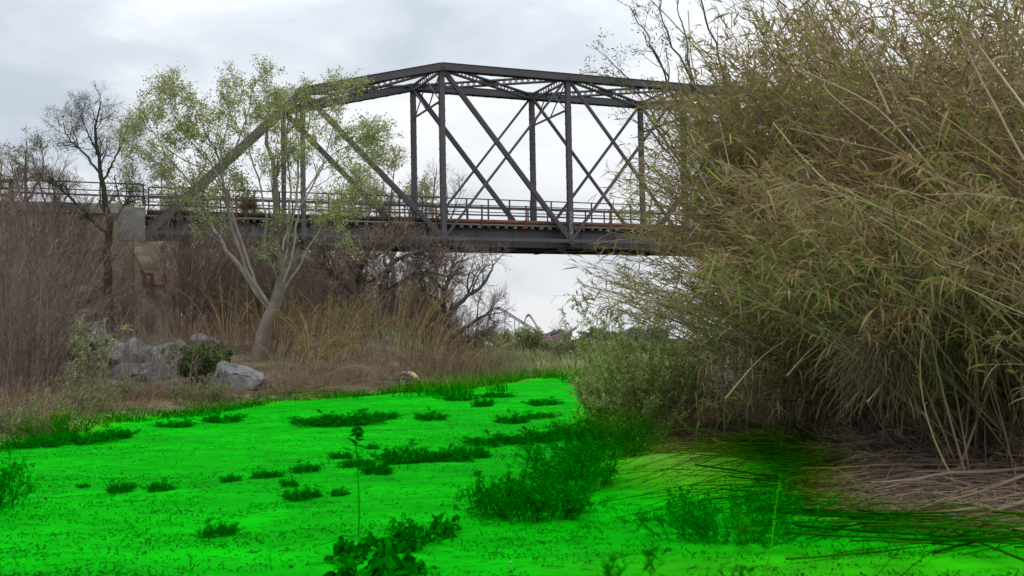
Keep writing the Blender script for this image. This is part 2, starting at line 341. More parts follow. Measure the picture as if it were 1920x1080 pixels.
# scattered litter on the bed: countless tiny leaves and twigs
g = G(); n = 46000
Yl = 6.5 + 32 * rng.uniform(0, 1, n) ** 1.6; Xl = rng.uniform(-1, 1, n) * (Yl * .5)
k = (sdist(Xl, Yl) < 0) & (vnoise(Xl, Yl * 2.4, .9, 11) > .40); Xl, Yl = Xl[k], Yl[k]
p = np.stack([Xl, Yl, height(Xl, Yl) + .004], 1); n = len(p)
g.leaves(p, rng.uniform(.012, .045, n), rng.uniform(.005, .016, n), tn(n, .3, 1.), up=.3)
n = 700; Yl = 6.8 + 28 * rng.uniform(0, 1, n) ** 1.6; Xl = rng.uniform(-1, 1, n) * (Yl * .5); k = sdist(Xl, Yl) < .2; Xl, Yl = Xl[k], Yl[k]; n = len(Xl)
a = np.stack([Xl, Yl, height(Xl, Yl) + .012], 1); th = rng.normal(.3, .7, n); d = np.stack([np.cos(th), np.sin(th), np.zeros(n)], 1)
Pt = a[:, None] + d[:, None] * (np.linspace(0, 1, 4)[None, :, None] * rng.uniform(.03, .16, n)[:, None, None]); Pt += rng.normal(size=Pt.shape) * .006
g.tubes(Pt, np.full((n, 4), .003), 3, tn(n, .1, .8))
tag(g.build('leaf_litter', M['litter']), 'small dark dead leaves and twigs strewn over the green riverbed', 'leaf litter', kind='stuff')

g = G(); n = 90000; Yl = 6.5 + 30 * rng.uniform(0, 1, n) ** 1.5; Xl = rng.uniform(-1.05, 1, n) * (Yl * .5); k = (sdist(Xl, Yl) < 0) & (vnoise(Xl, Yl * 1.6, .55, 14) * .6 + vnoise(Xl, Yl * 1.3, 2.1, 15) * .5 > .62); Xl, Yl = Xl[k], Yl[k]; n = len(Xl)
p = np.stack([Xl, Yl, height(Xl, Yl)], 1); g.blades(p, np.stack([rng.normal(size=n), rng.normal(size=n), np.full(n, .8)], 1), rng.uniform(.015, .06, n), rng.uniform(.006, .016, n), rng.uniform(0, .8, n), tn(n, .1, .9), 2)
tag(g.build('seedlings', M['leaf_green']), 'tiny green seedlings and weeds scattered in patches over the riverbed', 'seedlings', kind='stuff')

# ------------------------------------------------------------------ bridge
bridge = thing('truss_bridge', 'dark grey steel pin connected through truss bridge crossing over the riverbed', 'bridge', B(0, 0, 7.1))
def bp(name, g, m='steel', parent=None): return g.build(name, M[m], parent or bridge, origin=B(0, 0, 7.1))
WID, ZC = 4.98, 7.136
HT = [0, 7.35, 9.23, 9.23, 9.23, 9.23, 7.35, 0]
def node(i, v, top): return B(i * PANEL, v, ZC + (HT[i] if top else 0))
def lattice(g, a, b, depth, updir, cell=.36, bar=.045, fl=.09, wdt=.22):
    """two flange angles with crossed flat lacing bars between"""
    a = np.asarray(a, float); b = np.asarray(b, float); t = b - a; l = np.linalg.norm(t); t /= l; up_ = unit(updir - t * (updir @ t)); sd_ = np.cross(t, up_)
    for s in (-1, 1):
        o = up_ * s * depth / 2; g.beam(a + o, b + o, fl, wdt * .9, up_, .45)
    n = max(2, int(l / cell)); d = l / n
    for i in range(n):
        for s in (-1, 1):
            g.beam(a + t * d * i - up_ * s * depth / 2 + sd_ * .01 * s, a + t * d * (i + 1) + up_ * s * depth / 2 + sd_ * .01 * s, bar, .012, up_, .5)
def channel_post(g, a, b, w, dep, across):
    """built up post: two plates facing +-across joined by lacing along the edges"""
    a = np.asarray(a, float); b = np.asarray(b, float); t = unit(b - a); l = np.linalg.norm(b - a); wd = unit(np.cross(t, across)); ac = unit(np.cross(wd, t))
    for s in (-1, 1):
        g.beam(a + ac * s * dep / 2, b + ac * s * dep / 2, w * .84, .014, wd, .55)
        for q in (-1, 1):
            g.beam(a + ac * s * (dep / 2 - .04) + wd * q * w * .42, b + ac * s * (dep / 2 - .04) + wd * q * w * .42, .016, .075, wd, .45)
    n = int(l / .30); d = l / n
    for q in (-1, 1):
        for i in range(n):
            s = 1 if i % 2 else -1
            g.beam(a + t * d * i + wd * q * (w * .455) - ac * s * dep / 2, a + t * d * (i + 1) + wd * q * (w * .455) + ac * s * dep / 2, .05, .012, ac, .4)
def chord(g, a, b, w, h, updir):
    a = np.asarray(a, float); b = np.asarray(b, float); t = unit(b - a); up_ = unit(updir - t * (updir @ t)); sd_ = np.cross(t, up_); l = np.linalg.norm(b - a)
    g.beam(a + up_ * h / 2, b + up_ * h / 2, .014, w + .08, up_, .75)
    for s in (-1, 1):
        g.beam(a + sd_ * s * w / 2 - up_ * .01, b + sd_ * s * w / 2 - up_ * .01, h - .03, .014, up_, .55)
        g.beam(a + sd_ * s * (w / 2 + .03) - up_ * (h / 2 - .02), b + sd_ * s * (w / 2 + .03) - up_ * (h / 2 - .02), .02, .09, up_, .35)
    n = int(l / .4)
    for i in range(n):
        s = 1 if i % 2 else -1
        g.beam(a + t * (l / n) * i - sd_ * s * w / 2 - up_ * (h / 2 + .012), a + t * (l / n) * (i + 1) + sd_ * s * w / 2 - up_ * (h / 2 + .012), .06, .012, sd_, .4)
def disc(g, c, ax, r, th, sides=14, col=.5):
    ax = unit(np.asarray(ax, float)); q = np.stack([c - ax * th / 2, c - ax * th / 2, c + ax * th / 2, c + ax * th / 2])[None]
    q[0, 1] += 1e-4 * ax; q[0, 2] -= 1e-4 * ax
    g.tubes(q, np.array([[.001, r, r, .001]]), sides, col)
for v in (0, WID):
    sgn = -1 if v == 0 else 1
    for i in range(7):
        a, b = node(i, v, i > 0), node(i + 1, v, i < 6)
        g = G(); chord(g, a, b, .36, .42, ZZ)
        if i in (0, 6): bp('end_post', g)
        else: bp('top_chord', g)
        g = G(); a, b = node(i, v, 0), node(i + 1, v, 0)
        for s in (-1, 1):
            g.beam(a + VV * s * .13, b + VV * s * .13, .20, .03, ZZ, .6)
            g.beam(a + VV * s * .17 - ZZ * .09, b + VV * s * .17 - ZZ * .09, .02, .07, ZZ, .45)
        bp('lower_chord', g)
    for i in range(1, 7):
        a, b = node(i, v, 0), node(i, v, 1)
        g = G(); channel_post(g, a, b - ZZ * .2, .33 if i > 1 else .24, .24, VV); bp('vertical_post', g)
        g = G(); disc(g, a, VV, .22, .40); disc(g, a, VV, .08, .50); g.box(a + ZZ * .12, UU * .16, VV * .19, ZZ * .20, .5); bp('lower_pin_joint', g)
        g = G(); disc(g, b, VV, .09, .44); g.box(b - ZZ * .05, UU * .24, VV * .188, ZZ * .20, .6)
        for q in (-.14, 0, .14): disc(g, b + UU * q + VV * sgn * .2 - ZZ * .12, VV, .025, .03, 6)
        bp('upper_pin_joint', g)
    def diag(i, j, w, off, name):
        a, b = node(i, v, 1), node(j, v, 0); t = unit(b - a); g = G()
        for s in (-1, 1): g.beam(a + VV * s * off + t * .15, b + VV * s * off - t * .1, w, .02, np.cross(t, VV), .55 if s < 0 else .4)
        if w > .18:
            for s in (-1, 1): g.beam(a + VV * s * (off + .02) + t * .15, b + VV * s * (off + .02) - t * .1, .03, .02, np.cross(t, VV), .7)
            l = np.linalg.norm(b - a)
            for k_ in range(1, 9): q = a + t * l * k_ / 9; g.box(q, t * .09, VV * off, np.cross(t, VV) * .012, .4)
        bp(name, g)
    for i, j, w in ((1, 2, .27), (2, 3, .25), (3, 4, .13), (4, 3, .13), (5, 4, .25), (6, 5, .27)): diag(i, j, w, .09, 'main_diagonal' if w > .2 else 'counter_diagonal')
    for i, j in ((3, 2), (4, 5)): diag(i, j, .12, .05, 'counter_diagonal')
    g = G(); g.beam(node(0, v, 0) + ZZ * .05, node(0, v, 0) - ZZ * .40, .5, .4, UU, .5); bp('bearing_shoe', g)
# upper laterals, sway frames, portals
for i in range(1, 6):
    for (a, b) in ((node(i, 0, 1), node(i + 1, WID, 1)), (node(i + 1, 0, 1), node(i, WID, 1))):
        o = -ZZ * .02; t = unit(b - a); g = G(); lattice(g, a + o + t * .3, b + o - t * .3, .27, ZZ, .34); bp('lattice_lateral', g)
    c = (node(i, 0, 1) + node(i + 1, WID, 1)) / 2; g = G(); g.box(c - ZZ * .02, UU * .42, VV * .13, ZZ * .02, .4)
    for q in (-1, 1): g.box(c - ZZ * .02 + UU * q * .34, UU * .02, VV * .12, ZZ * .15, .35)
    bp('lateral_joint_box', g)
for i in range(1, 7):
    T0, T1 = node(i, .15, 1) - ZZ * .05, node(i, WID - .15, 1) - ZZ * .05; dz = 1.75 if 1 < i < 6 else 1.3
    L0, L1 = T0 - ZZ * dz, T1 - ZZ * dz; Tm, Lm = (T0 + T1) / 2, (L0 + L1) / 2
    g = G(); lattice(g, T0, T1, .34, ZZ, .34, wdt=.14); bp('top_strut', g)
    g = G(); g.beam(L0, L1, .10, .08, ZZ, .5); bp('sway_strut', g)
    g = G()
    for q, (a, b) in enumerate(((L0, Tm), (T0, Lm), (Lm, T1), (Tm, L1))): g.beam(a + UU * (.05 if q % 2 else -.05), b + UU * (.05 if q % 2 else -.05), .07, .02, UU, .5)
    bp('sway_brace', g)
# floor beams, stringers, deck
LEN = 7 * PANEL
for i in range(1, 7):
    a, b = node(i, .05, 0), node(i, WID - .05, 0); g = G()
    g.beam(a - ZZ * .05, b - ZZ * .05, .62, .02, ZZ, .45)
    for s in (-1, 1): g.beam(a - ZZ * (.05 + s * .31), b - ZZ * (.05 + s * .31), .02, .26, ZZ, .45)
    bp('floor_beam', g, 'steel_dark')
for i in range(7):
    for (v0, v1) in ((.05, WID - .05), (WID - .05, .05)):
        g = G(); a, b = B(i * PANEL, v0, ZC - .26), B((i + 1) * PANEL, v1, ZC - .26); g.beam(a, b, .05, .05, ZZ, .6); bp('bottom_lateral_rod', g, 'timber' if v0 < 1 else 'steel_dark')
for v, mtl in ((.62, 'steel_dark'), (2.49, 'steel_dark'), (WID - .62, 'steel_dark')):
    g = G(); g.beam(B(.1, v, 7.28), B(LEN - .1, v, 7.28), .98, .016, ZZ, .6)
    for z in (6.79, 7.77): g.beam(B(.1, v, z), B(LEN - .1, v, z), .02, .30, ZZ, .55)
    for z in (6.83, 7.73): g.beam(B(.1, v - .02, z), B(LEN - .1, v - .02, z), .10, .012, ZZ, .7)
    for k_ in range(1, int(LEN / 2.1)):
        if abs((k_ * 2.1) % PANEL) > .3: g.box(B(k_ * 2.1 + .35, v - .035, 7.28), UU * .035, VV * .012, ZZ * .46, .35)
    bp('plate_girder', g, 'steel')
g = G(); g.beam(B(-.6, WID / 2, 7.97), B(LEN + .6, WID / 2, 7.97), .12, WID - .75, ZZ, .3); bp('deck_slab', g, 'timber')
g = G(); g.beam(B(0, .33, 7.98), B(LEN, .33, 7.98), .06, .03, ZZ, .6); bp('edge_strip', g, 'tin')
for k_ in range(100):
    u = .35 + k_ * .525; g = G(); g.beam(B(u, .12 + .05 * (k_ % 3), 7.84), B(u, 1.1, 7.84), .13, .11, ZZ, .2 + .7 * random.random())
    bp('timber_tie_end', g, 'rust' if k_ % 4 == 1 else 'timber')
# rusty pipe along the near edge, with its posts
g = G(); k_ = 40; pp = np.stack([B(LEN * q / (k_ - 1), .46, 8.15) for q in range(k_)])[None]; g.tubes(pp[:, :12], np.full((1, 12), .13), 12, .0); g.tubes(pp[:, 11:], np.full((1, k_ - 11), .128), 12, .62)
pipe = g.build('rusty_pipe', M['rust'], bridge, origin=B(0, 0, 7.1), smooth=True)
for k_ in range(20):
    u = 1.6 + k_ * 2.62; g = G(); g.beam(B(u, .30, 7.85), B(u, .30, 9.0 + .1 * math.sin(k_ * 2.1)), .075, .075, UU, .7); g.beam(B(u, .2, 7.86), B(u, .6, 7.86), .08, .10, ZZ, .6)
    g.beam(B(u, .46, 8.3), B(u + .05, .36, 8.32), .05, .05, ZZ, .6)
    bp('rusty_pipe_post', g, 'rust')
def railing(parent, org, v, u0, u1, step, ztop, zmid, zbase, low=None):
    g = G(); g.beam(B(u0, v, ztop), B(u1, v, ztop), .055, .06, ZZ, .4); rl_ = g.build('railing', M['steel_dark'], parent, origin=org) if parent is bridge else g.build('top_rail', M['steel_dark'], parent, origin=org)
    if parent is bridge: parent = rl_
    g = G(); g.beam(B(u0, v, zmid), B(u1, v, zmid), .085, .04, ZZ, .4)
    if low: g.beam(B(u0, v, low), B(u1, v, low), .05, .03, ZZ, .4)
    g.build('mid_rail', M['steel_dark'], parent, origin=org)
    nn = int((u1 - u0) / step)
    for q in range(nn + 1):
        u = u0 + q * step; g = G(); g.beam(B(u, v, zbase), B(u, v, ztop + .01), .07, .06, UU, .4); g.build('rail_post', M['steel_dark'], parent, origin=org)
railing(bridge, B(0, 0, 7.1), .75, .1, LEN, 1.27, 9.42, 8.92, 8.0, 9.08)
railing(bridge, B(0, 0, 7.1), WID - .75, .2, LEN, 1.27, 9.46, 8.98, 8.0, 9.15)
# graffiti on the fourth post's foot and the girder
pg = bridge.children[0]
g = G(); z = 7.45
for k_ in range(7):
    c = node(3, -.135, 0) + ZZ * (.45 + .19 * k_)
    for q in range(3):
        a = c + UU * random.uniform(-.09, .09) + ZZ * random.uniform(-.07, .07); b = c + UU * random.uniform(-.09, .09) + ZZ * random.uniform(-.09, .09); g.beam(a, b + ZZ * .02, .03, .004, np.cross(unit(b - a + ZZ * .02), VV), .6)
bp('spray_paint_tag', g, 'paint_white')
g = G()
for k_ in range(5):
    c = B(2 * PANEL + 5.1 + .23 * k_, .6, 7.5)
    for q in range(2):
        a = c + UU * random.uniform(-.08, .08) + ZZ * random.uniform(-.1, .1); b = c + UU * random.uniform(-.08, .08) + ZZ * random.uniform(-.1, .1); g.beam(a, b + ZZ * .03, .012, .006, np.cross(unit(b - a + ZZ * .03), VV), 0.)
bp('spray_paint_tag', g, 'tin')

# ------------------------------------------------------------------ abutment and approach
ab = thing('abutment', 'tan stone and concrete abutment carrying the left end of the truss bridge', 'abutment', B(-2, 0, 1.0)); AO = B(-2, 0, 1.0)
def jitter_wall(g, u0, u1, v0, v1, z0, z1, n=26, amp=.05, c=.5):
    # block whose near face is rough
    us = np.linspace(u0, u1, n); zs = np.linspace(z0, z1, n); base = g.n
    A_, C_ = np.meshgrid(us, zs, indexing='ij'); off = (vnoise(A_ * 1.3, C_ * 1.9, .8, 4) - .5) * amp * 2 + (vnoise(A_, C_, .25, 6) - .5) * amp
    off[0] = off[-1] = 0; off[:, 0] = off[:, -1] = 0
    V = np.array([B(a, v0 + o, z) for a, z, o in zip(A_.ravel(), C_.ravel(), off.ravel())]); i_, j_ = np.meshgrid(np.arange(n - 1), np.arange(n - 1), indexing='ij'); q = (i_ * n + j_).ravel()
    g.add(V, np.stack([q, q + n, q + n + 1, q + 1], 1), c + (vnoise(A_, C_, 1.2, 7).ravel() - .5) * .5)
    c8 = [B(a, b, z) for a in (u0, u1) for b in (v0, v1) for z in (z0, z1)]
    g.add(c8, [(2, 3, 7, 6), (0, 2, 6, 4), (1, 5, 7, 3), (0, 1, 3, 2), (4, 6, 7, 5)], c)
g = G(); jitter_wall(g, -.65, 1.35, -.75, WID + .7, -1.5, 6.66, 60, .05, .6); g.build('front_pier', M['stone'], ab, origin=AO)
g = G(); jitter_wall(g, -1.35, -.15, -.45, WID + .5, 6.70, 8.28, 14, .02, .5); g.build('backwall', M['concrete'], ab, origin=AO)
g = G(); jitter_wall(g, -24, -1.352, -.40, WID + .4, -1.5, 7.94, 60, .10, .5); jitter_wall(g, -1.351, -.655, -.42, WID + .4, -1.5, 6.69, 10, .04, .45); g.build('wing_wall', M['stone'], ab, origin=AO)
g = G(); jitter_wall(g, -24, -1.354, -.52, WID + .6, 7.944, 8.40, 10, .01, .8); g.build('coping', M['concrete'], ab, origin=AO)
def stroke(g, pts, w, c=.5, v=-.845):
    # pts in pixels around (252,540); mapped on to the pier face
    for a, b in zip(pts[:-1], pts[1:]):
        A_, B_ = [B(-.35 + (q[0] - 236) * .0305, v, 1.6 + (653 - q[1]) * .0258) for q in (a, b)]
        g.beam(A_, B_ + 1e-4, w, .012, np.cross(unit(B_ - A_ + 1e-6), VV), c)
g = G()
for s in ([(252, 516), (252, 560)], [(240, 539), (272, 540)], [(235, 511), (238, 519), (252, 518)], [(268, 518), (272, 528), (270, 540)], [(252, 560), (263, 558)], [(243, 556), (248, 546)], [(240, 520), (241, 538)]): stroke(g, s, .14)
g.build('spray_paint_letters', M['paint_red'], ab, origin=AO)
g = G()
for s in ([(269, 512), (275, 514), (280, 512)], [(282, 540), (279, 548), (284, 552), (275, 556), (271, 561), (274, 568), (280, 571)], [(283, 553), (285, 560), (281, 563)], [(261, 575), (263, 580)]): stroke(g, s, .08)
g.build('spray_paint_squiggle', M['paint_orange'], ab, origin=AO)
rl = thing('metal_railing', 'black metal railing along the abutment top left of the bridge', 'railing', B(-8, -.2, 8.4)); railing(rl, B(-8, -.2, 8.4), -.2, -6.0, -.2, 1.93, 9.41, 8.82, 8.38, 9.05)
wf = thing('wooden_fence', 'brown timber rail fence at the far left end of the metal railing', 'fence', B(-8, -.3, 8.4)); WO = B(-8, -.3, 8.4)
for z in (9.32, 8.98, 8.66): g = G(); g.beam(B(-14, -.3, z), B(-5.95, -.3, z), .13, .05, ZZ, .35); g.build('rail', M['rust'], wf, origin=WO)
for u in (-13, -11.2, -9.4, -7.6, -5.9): g = G(); g.beam(B(u, -.22, 8.38), B(u, -.22, 9.45), .14, .10, UU, .3); g.build('post', M['rust'], wf, origin=WO)

# ------------------------------------------------------------------ boulders
def boulder(c, sx, sy, sz, label, rz=0, seed=0, tone=.55):
    r_ = random.Random(seed); bm = bmesh.new()
    for _ in range(22):
        v = Vector([r_.gauss(0, 1) for _ in range(3)]).normalized(); v *= r_.uniform(.85, 1.08); bm.verts.new((v.x * sx, v.y * sy, v.z * sz))
    res = bmesh.ops.convex_hull(bm, input=bm.verts); bmesh.ops.delete(bm, geom=[e_ for e_ in res['geom_interior'] if isinstance(e_, bmesh.types.BMVert)], context='VERTS')
    bmesh.ops.bevel(bm, geom=bm.edges[:], offset=min(sx, sy, sz) * .09, segments=2, affect='EDGES', profile=.6)
    bmesh.ops.triangulate(bm, faces=bm.faces[:]); bmesh.ops.subdivide_edges(bm, edges=bm.edges[:], cuts=2, use_grid_fill=True)
    for v in bm.verts:
        p_ = v.co * 1.4 + Vector((seed * 3.1, 0, 0)); v.co += v.co.normalized() * (mnoise.noise(p_ * 1.3) * .12 * sx + mnoise.noise(p_ * 4) * .07 * sx + mnoise.noise(p_ * 9) * .03 * sx)
    me = bpy.data.meshes.new('boulder'); bm.to_mesh(me); bm.free(); me.materials.append(M['rock'])
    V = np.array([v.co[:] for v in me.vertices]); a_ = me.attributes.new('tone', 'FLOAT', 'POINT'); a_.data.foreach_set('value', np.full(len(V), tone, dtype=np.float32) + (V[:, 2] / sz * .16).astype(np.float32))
    a_ = me.attributes.new('dye', 'FLOAT', 'POINT'); a_.data.foreach_set('value', np.zeros(len(V), np.float32))
    o = bpy.data.objects.new('boulder', me); COL.objects.link(o); o.location = Vector(c); o.rotation_euler = (0, 0, rz)
    tag(o, label, 'boulder', 'granite boulders under the abutment'); return o
BL = [(442, 715, 33.0, .80, .62, .62, 'pale angular boulder lowest and rightmost, just left of the leafy tree trunk'),
      (378, 640, 40.0, .58, .5, .34, 'small rounded pale boulder peeking above the bushes right of the abutment foot'),
      (305, 690, 36.0, .85, .6, .78, 'large grey boulder with a flat face at the right end of the riprap'),
      (213, 672, 37.0, .80, .6, .46, 'rounded pale grey boulder at the left end of the riprap below the wall'),
      (268, 672, 36.5, .55, .5, .60, 'grey boulder wedged between the flat faced and the rounded boulder'),
      (258, 712, 34.5, .80, .6, .52, 'dark fronted boulder in the lower middle of the riprap'),
      (318, 735, 33.5, .42, .4, .32, 'small dark boulder in the brown brush right of the lower riprap'),
      (212, 726, 33.6, .62, .5, .30, 'low light boulder half buried by brush at the bottom of the riprap'),
      (165, 728, 33.0, .45, .4, .25, 'flat boulder half buried at the lower left of the riprap'),
      (152, 590, 40.0, .80, .6, .26, 'flat pale slab boulder high on the left bank'),
      (132, 572, 40.8, .45, .5, .22, 'small slab lying on the stacked rocks at left bank top'),
      (160, 622, 39.0, .78, .6, .46, 'dark boulder under the flat pale slab on the left bank'),
      (150, 548, 41.5, .55, .5, .34, 'dark boulder highest on the left bank beneath the wing wall'),
      (128, 655, 37.5, .60, .5, .42, 'dark weathered boulder among the twigs below the stacked slabs'),
      (335, 655, 38.5, .50, .45, .40, 'grey boulder behind the right end of the riprap'),
      (182, 640, 38.5, .45, .4, .30, 'grey boulder between the stacked slabs and the riprap'),
      (400, 742, 31.8, .36, .3, .24, 'small pale boulder at the left foot of the lowest boulder'),
      (122, 690, 35.5, .50, .4, .30, 'brownish boulder buried in the left bank thicket')]
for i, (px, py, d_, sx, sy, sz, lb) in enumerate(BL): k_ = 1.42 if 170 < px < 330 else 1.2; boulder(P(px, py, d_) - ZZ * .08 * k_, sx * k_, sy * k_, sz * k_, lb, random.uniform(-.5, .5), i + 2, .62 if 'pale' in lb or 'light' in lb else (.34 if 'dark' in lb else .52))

# ------------------------------------------------------------------ trees with hand-placed limbs
def tree(name, label, cat, base, stems, levels, leaves=None, barkmat='bark_pale', leafmat='leaf_spring', group=None, twigmat=None, sides=6):
    t = thing(name, label, cat, base, group); gt = G(); gb = G(); cur = []
    for pts, r0, r1 in stems:
        q = catmull(pts, 22); q[1:-1] += rng.normal(size=q[1:-1].shape) * .02; cur.append((q[None], np.linspace(r0, r1, 22)[None] * (.54 if r0 < .21 and name == 'leafy_tree' else 1) * (1 + .06 * rng.normal(size=22))))
    Pn = np.concatenate([c[0] for c in cur]); Rn = np.concatenate([c[1] for c in cur])
    gt.tubes(Pn, Rn, 8, np.where(np.arange(len(Pn)) == 0, .4, tn(len(Pn), .6, .85))); last = (Pn, Rn); allt = []
    for li, kw in enumerate(levels):
        last = spawn(last[0], last[1], **kw); allt.append(last)
        (gt if li == 0 else gb).tubes(last[0], last[1], 4 if li < 2 else 3, tn(len(last[0]), .2, .8))
    gt.build('trunk', M[barkmat], t, smooth=True)
    tk_ = t.children[0]; gb.build('twigs', M[twigmat or barkmat], tk_, origin=base)
    if leaves:
        gl = G()
        for (m, L_, w_, lo, hi, src, t0) in leaves:
            p_, _ = sample(allt[src][0], m, t0, 1.); p_ += rng.normal(size=p_.shape) * .06; gl.leaves(p_, rng.uniform(L_ * .6, L_ * 1.3, m), rng.uniform(w_ * .6, w_ * 1.3, m), tn(m, lo, hi))
        gl.build('crown', M[leafmat], t)
    return t
def st(pts, d, r0, r1, dd=0, low=0):
    if low: pts = [(x, y if y > 300 else 300 - (300 - y) * low) for x, y in pts]
    return ([P(x, y, d + dd * i / max(1, len(pts) - 1)) for i, (x, y) in enumerate(pts)], r0, r1)
D = 38.5
cotton = [st([(478, 700), (492, 640), (508, 590), (520, 560), (528, 520), (520, 470), (516, 400), (515, 320), (500, 230), (505, 150)], D, .29, .025, 0),
    st([(510, 590), (480, 545), (450, 500), (425, 470), (400, 430), (378, 380), (340, 320), (295, 265)], D, .20, .025, 1.5),
    st([(510, 580), (470, 520), (452, 480), (430, 400), (418, 340), (408, 290), (385, 230), (360, 150)], D, .15, .02, -1.5),
    st([(408, 440), (372, 395), (325, 345), (270, 300)], D, .075, .02, 2),
    st([(378, 385), (368, 345), (385, 300), (350, 240), (320, 170)], D, .06, .02, -1),
    st([(482, 540), (462, 480), (430, 380), (415, 300), (425, 220), (440, 130)], D, .10, .02, 1),
    st([(525, 530), (500, 470), (498, 400), (480, 320), (455, 240), (430, 190)], D, .09, .02, -2),
    st([(528, 520), (540, 450), (555, 380), (560, 300), (575, 220), (590, 130)], D, .11, .02, 1.5),
    st([(520, 560), (560, 500), (600, 430), (640, 390), (690, 350)], D, .09, .015, 2),
    st([(522, 550), (548, 480), (560, 400), (600, 320), (620, 240), (640, 160)], D, .09, .018, -1.5),
    st([(530, 470), (545, 380), (540, 300), (535, 200), (540, 110)], D, .08, .015, 2),
    st([(560, 380), (610, 300), (660, 260), (700, 240)], D, .05, .012, -1),
    st([(430, 400), (400, 330), (330, 290), (280, 220)], D, .06, .015, -2),
    st([(535, 500), (590, 450), (650, 330)], D, .05, .012, -2), st([(418, 350), (375, 260), (335, 190), (325, 120)], D, .06, .012, 1), st([(430, 300), (455, 220), (470, 150), (480, 95)], D, .06, .012, -1), st([(575, 250), (620, 190), (650, 120)], D, .05, .012, 2), st([(600, 320), (650, 290), (690, 300)], D, .04, .01, 1), st([(340, 330), (290, 300), (250, 260)], D, .04, .01, 2), st([(505, 330), (520, 240), (500, 130)], D, .05, .012, 3)]
cotton = [([q if q[2] < 8.0 else np.array([q[0], q[1], 8.0 + (q[2] - 8.0) * .74]) for q in a], b, c) for a, b, c in cotton]
tree('leafy_tree', 'multi stemmed tree with pale bark and fresh spring leaves in front of the bridge', 'tree', P(480, 692, D), cotton,
     [dict(nc=10, t0=.35, t1=1, ang=.6, length=1.6, k=6, rf=.5, up=.2, wig=.16, rmin=.008), dict(nc=7, t0=.2, t1=1, ang=.65, length=1.0, k=5, rf=.5, up=.25, wig=.2, rmin=.005),
      dict(nc=5, t0=.2, t1=1, ang=.7, length=.5, k=4, rf=.6, up=.2, wig=.25, rmin=.0035)],
     [(34000, .075, .052, .15, 1., 2, .05), (7000, .075, .05, .3, 1., 1, .4)])
# dead clump hung in it
g = G(); c = P(465, 385, D - 1); o, r_ = fan(c - ZZ * .05, 260, .25, .55, 3.5, 5, .006, .3, .12, wig=.25); g.tubes(o, r_, 3, tn(260, .1, .7)); d_ = rng.normal(size=(260, 3)); o2 = c + unit(d_)[:, None] * (np.linspace(0, 1, 5)[None, :, None] * rng.uniform(.2, .5, 260)[:, None, None]) + rng.normal(size=(260, 5, 3)) * .04
g.tubes(o2, np.full((260, 5), .006), 3, tn(260, .1, .7)); tag(g.build('twig_clump', M['twig_brown'], origin=c), 'round rusty brown clump of dead twigs caught in the leafy tree at deck height', 'twig clump')

LV = [dict(nc=10, t0=.3, t1=1, ang=.7, length=2.7, k=7, rf=.5, up=.12, wig=.25, rmin=.016), dict(nc=8, t0=.15, t1=1, ang=.7, length=1.6, k=6, rf=.5, up=.1, wig=.3, rmin=.010), dict(nc=7, t0=.15, t1=1, ang=.7, length=.9, k=5, rf=.6, up=.1, wig=.35, rmin=.008)]
def lv(s, q=1., th=1.): return [dict(a, length=a['length'] * s, nc=max(2, int(a['nc'] * q)), rmin=a['rmin'] * th) for a in LV]
D = 45
tree('bare_tree', 'small dark bare tree with russet buds rising above the railing at left', 'tree', P(205, 640, D),
     [st([(205, 640), (203, 560), (200, 470), (205, 420), (198, 380), (190, 330), (182, 280), (180, 230), (190, 190)], D, .20, .02), st([(205, 440), (180, 420), (150, 390), (120, 360), (90, 340)], D, .10, .03, -1), st([(190, 330), (160, 290), (130, 260), (118, 230)], D, .06, .015, 1),
      st([(192, 340), (215, 300), (232, 260), (240, 230)], D, .05, .012, -1), st([(205, 420), (235, 380), (255, 340)], D, .06, .015, 1), st([(183, 290), (165, 250), (150, 215)], D, .04, .012, 0)],
     lv(.62, 1.1, .45), [(1500, .06, .04, .0, .3, 2, .5), (900, .08, .05, .55, .9, 1, .5)], 'bark_dark', 'leaf_mixed')
tree('bare_tree', 'small grey tree with thin greenish top at the upper left edge', 'tree', P(50, 600, 47),
     [st([(50, 600), (52, 480), (50, 380), (48, 320), (50, 265)], 47, .12, .02), st([(50, 400), (30, 340), (15, 290)], 47, .06, .015, 1), st([(50, 380), (75, 330), (85, 285)], 47, .06, .015, -1), st([(48, 420), (10, 380), (-15, 330)], 47, .06, .02, -1)],
     lv(.5, .8, .6), [(2600, .08, .05, .2, .9, 2, .3)], 'twig_grey', 'leaf_mixed')
tree('bare_tree', 'slender bare tree between the greenish topped tree and the dark bare tree', 'tree', P(100, 600, 48), [st([(100, 600), (98, 450), (102, 380), (96, 320)], 48, .09, .015), st([(100, 420), (125, 370), (140, 330)], 48, .05, .012, 1), st([(100, 410), (78, 360), (70, 310)], 48, .05, .012, -1)], lv(.5, .9, .6), None, 'twig_grey')
tree('bare_tree', 'bare tree cut by the left picture edge above the wooden fence', 'tree', P(0, 600, 49), [st([(0, 600), (2, 450), (-2, 380), (4, 300)], 49, .10, .015), st([(0, 420), (28, 370), (35, 320)], 49, .05, .012, 1), st([(0, 410), (-30, 360), (-30, 310)], 49, .05, .012, -1)], lv(.5, 1., .6), None, 'twig_grey')
D = 50
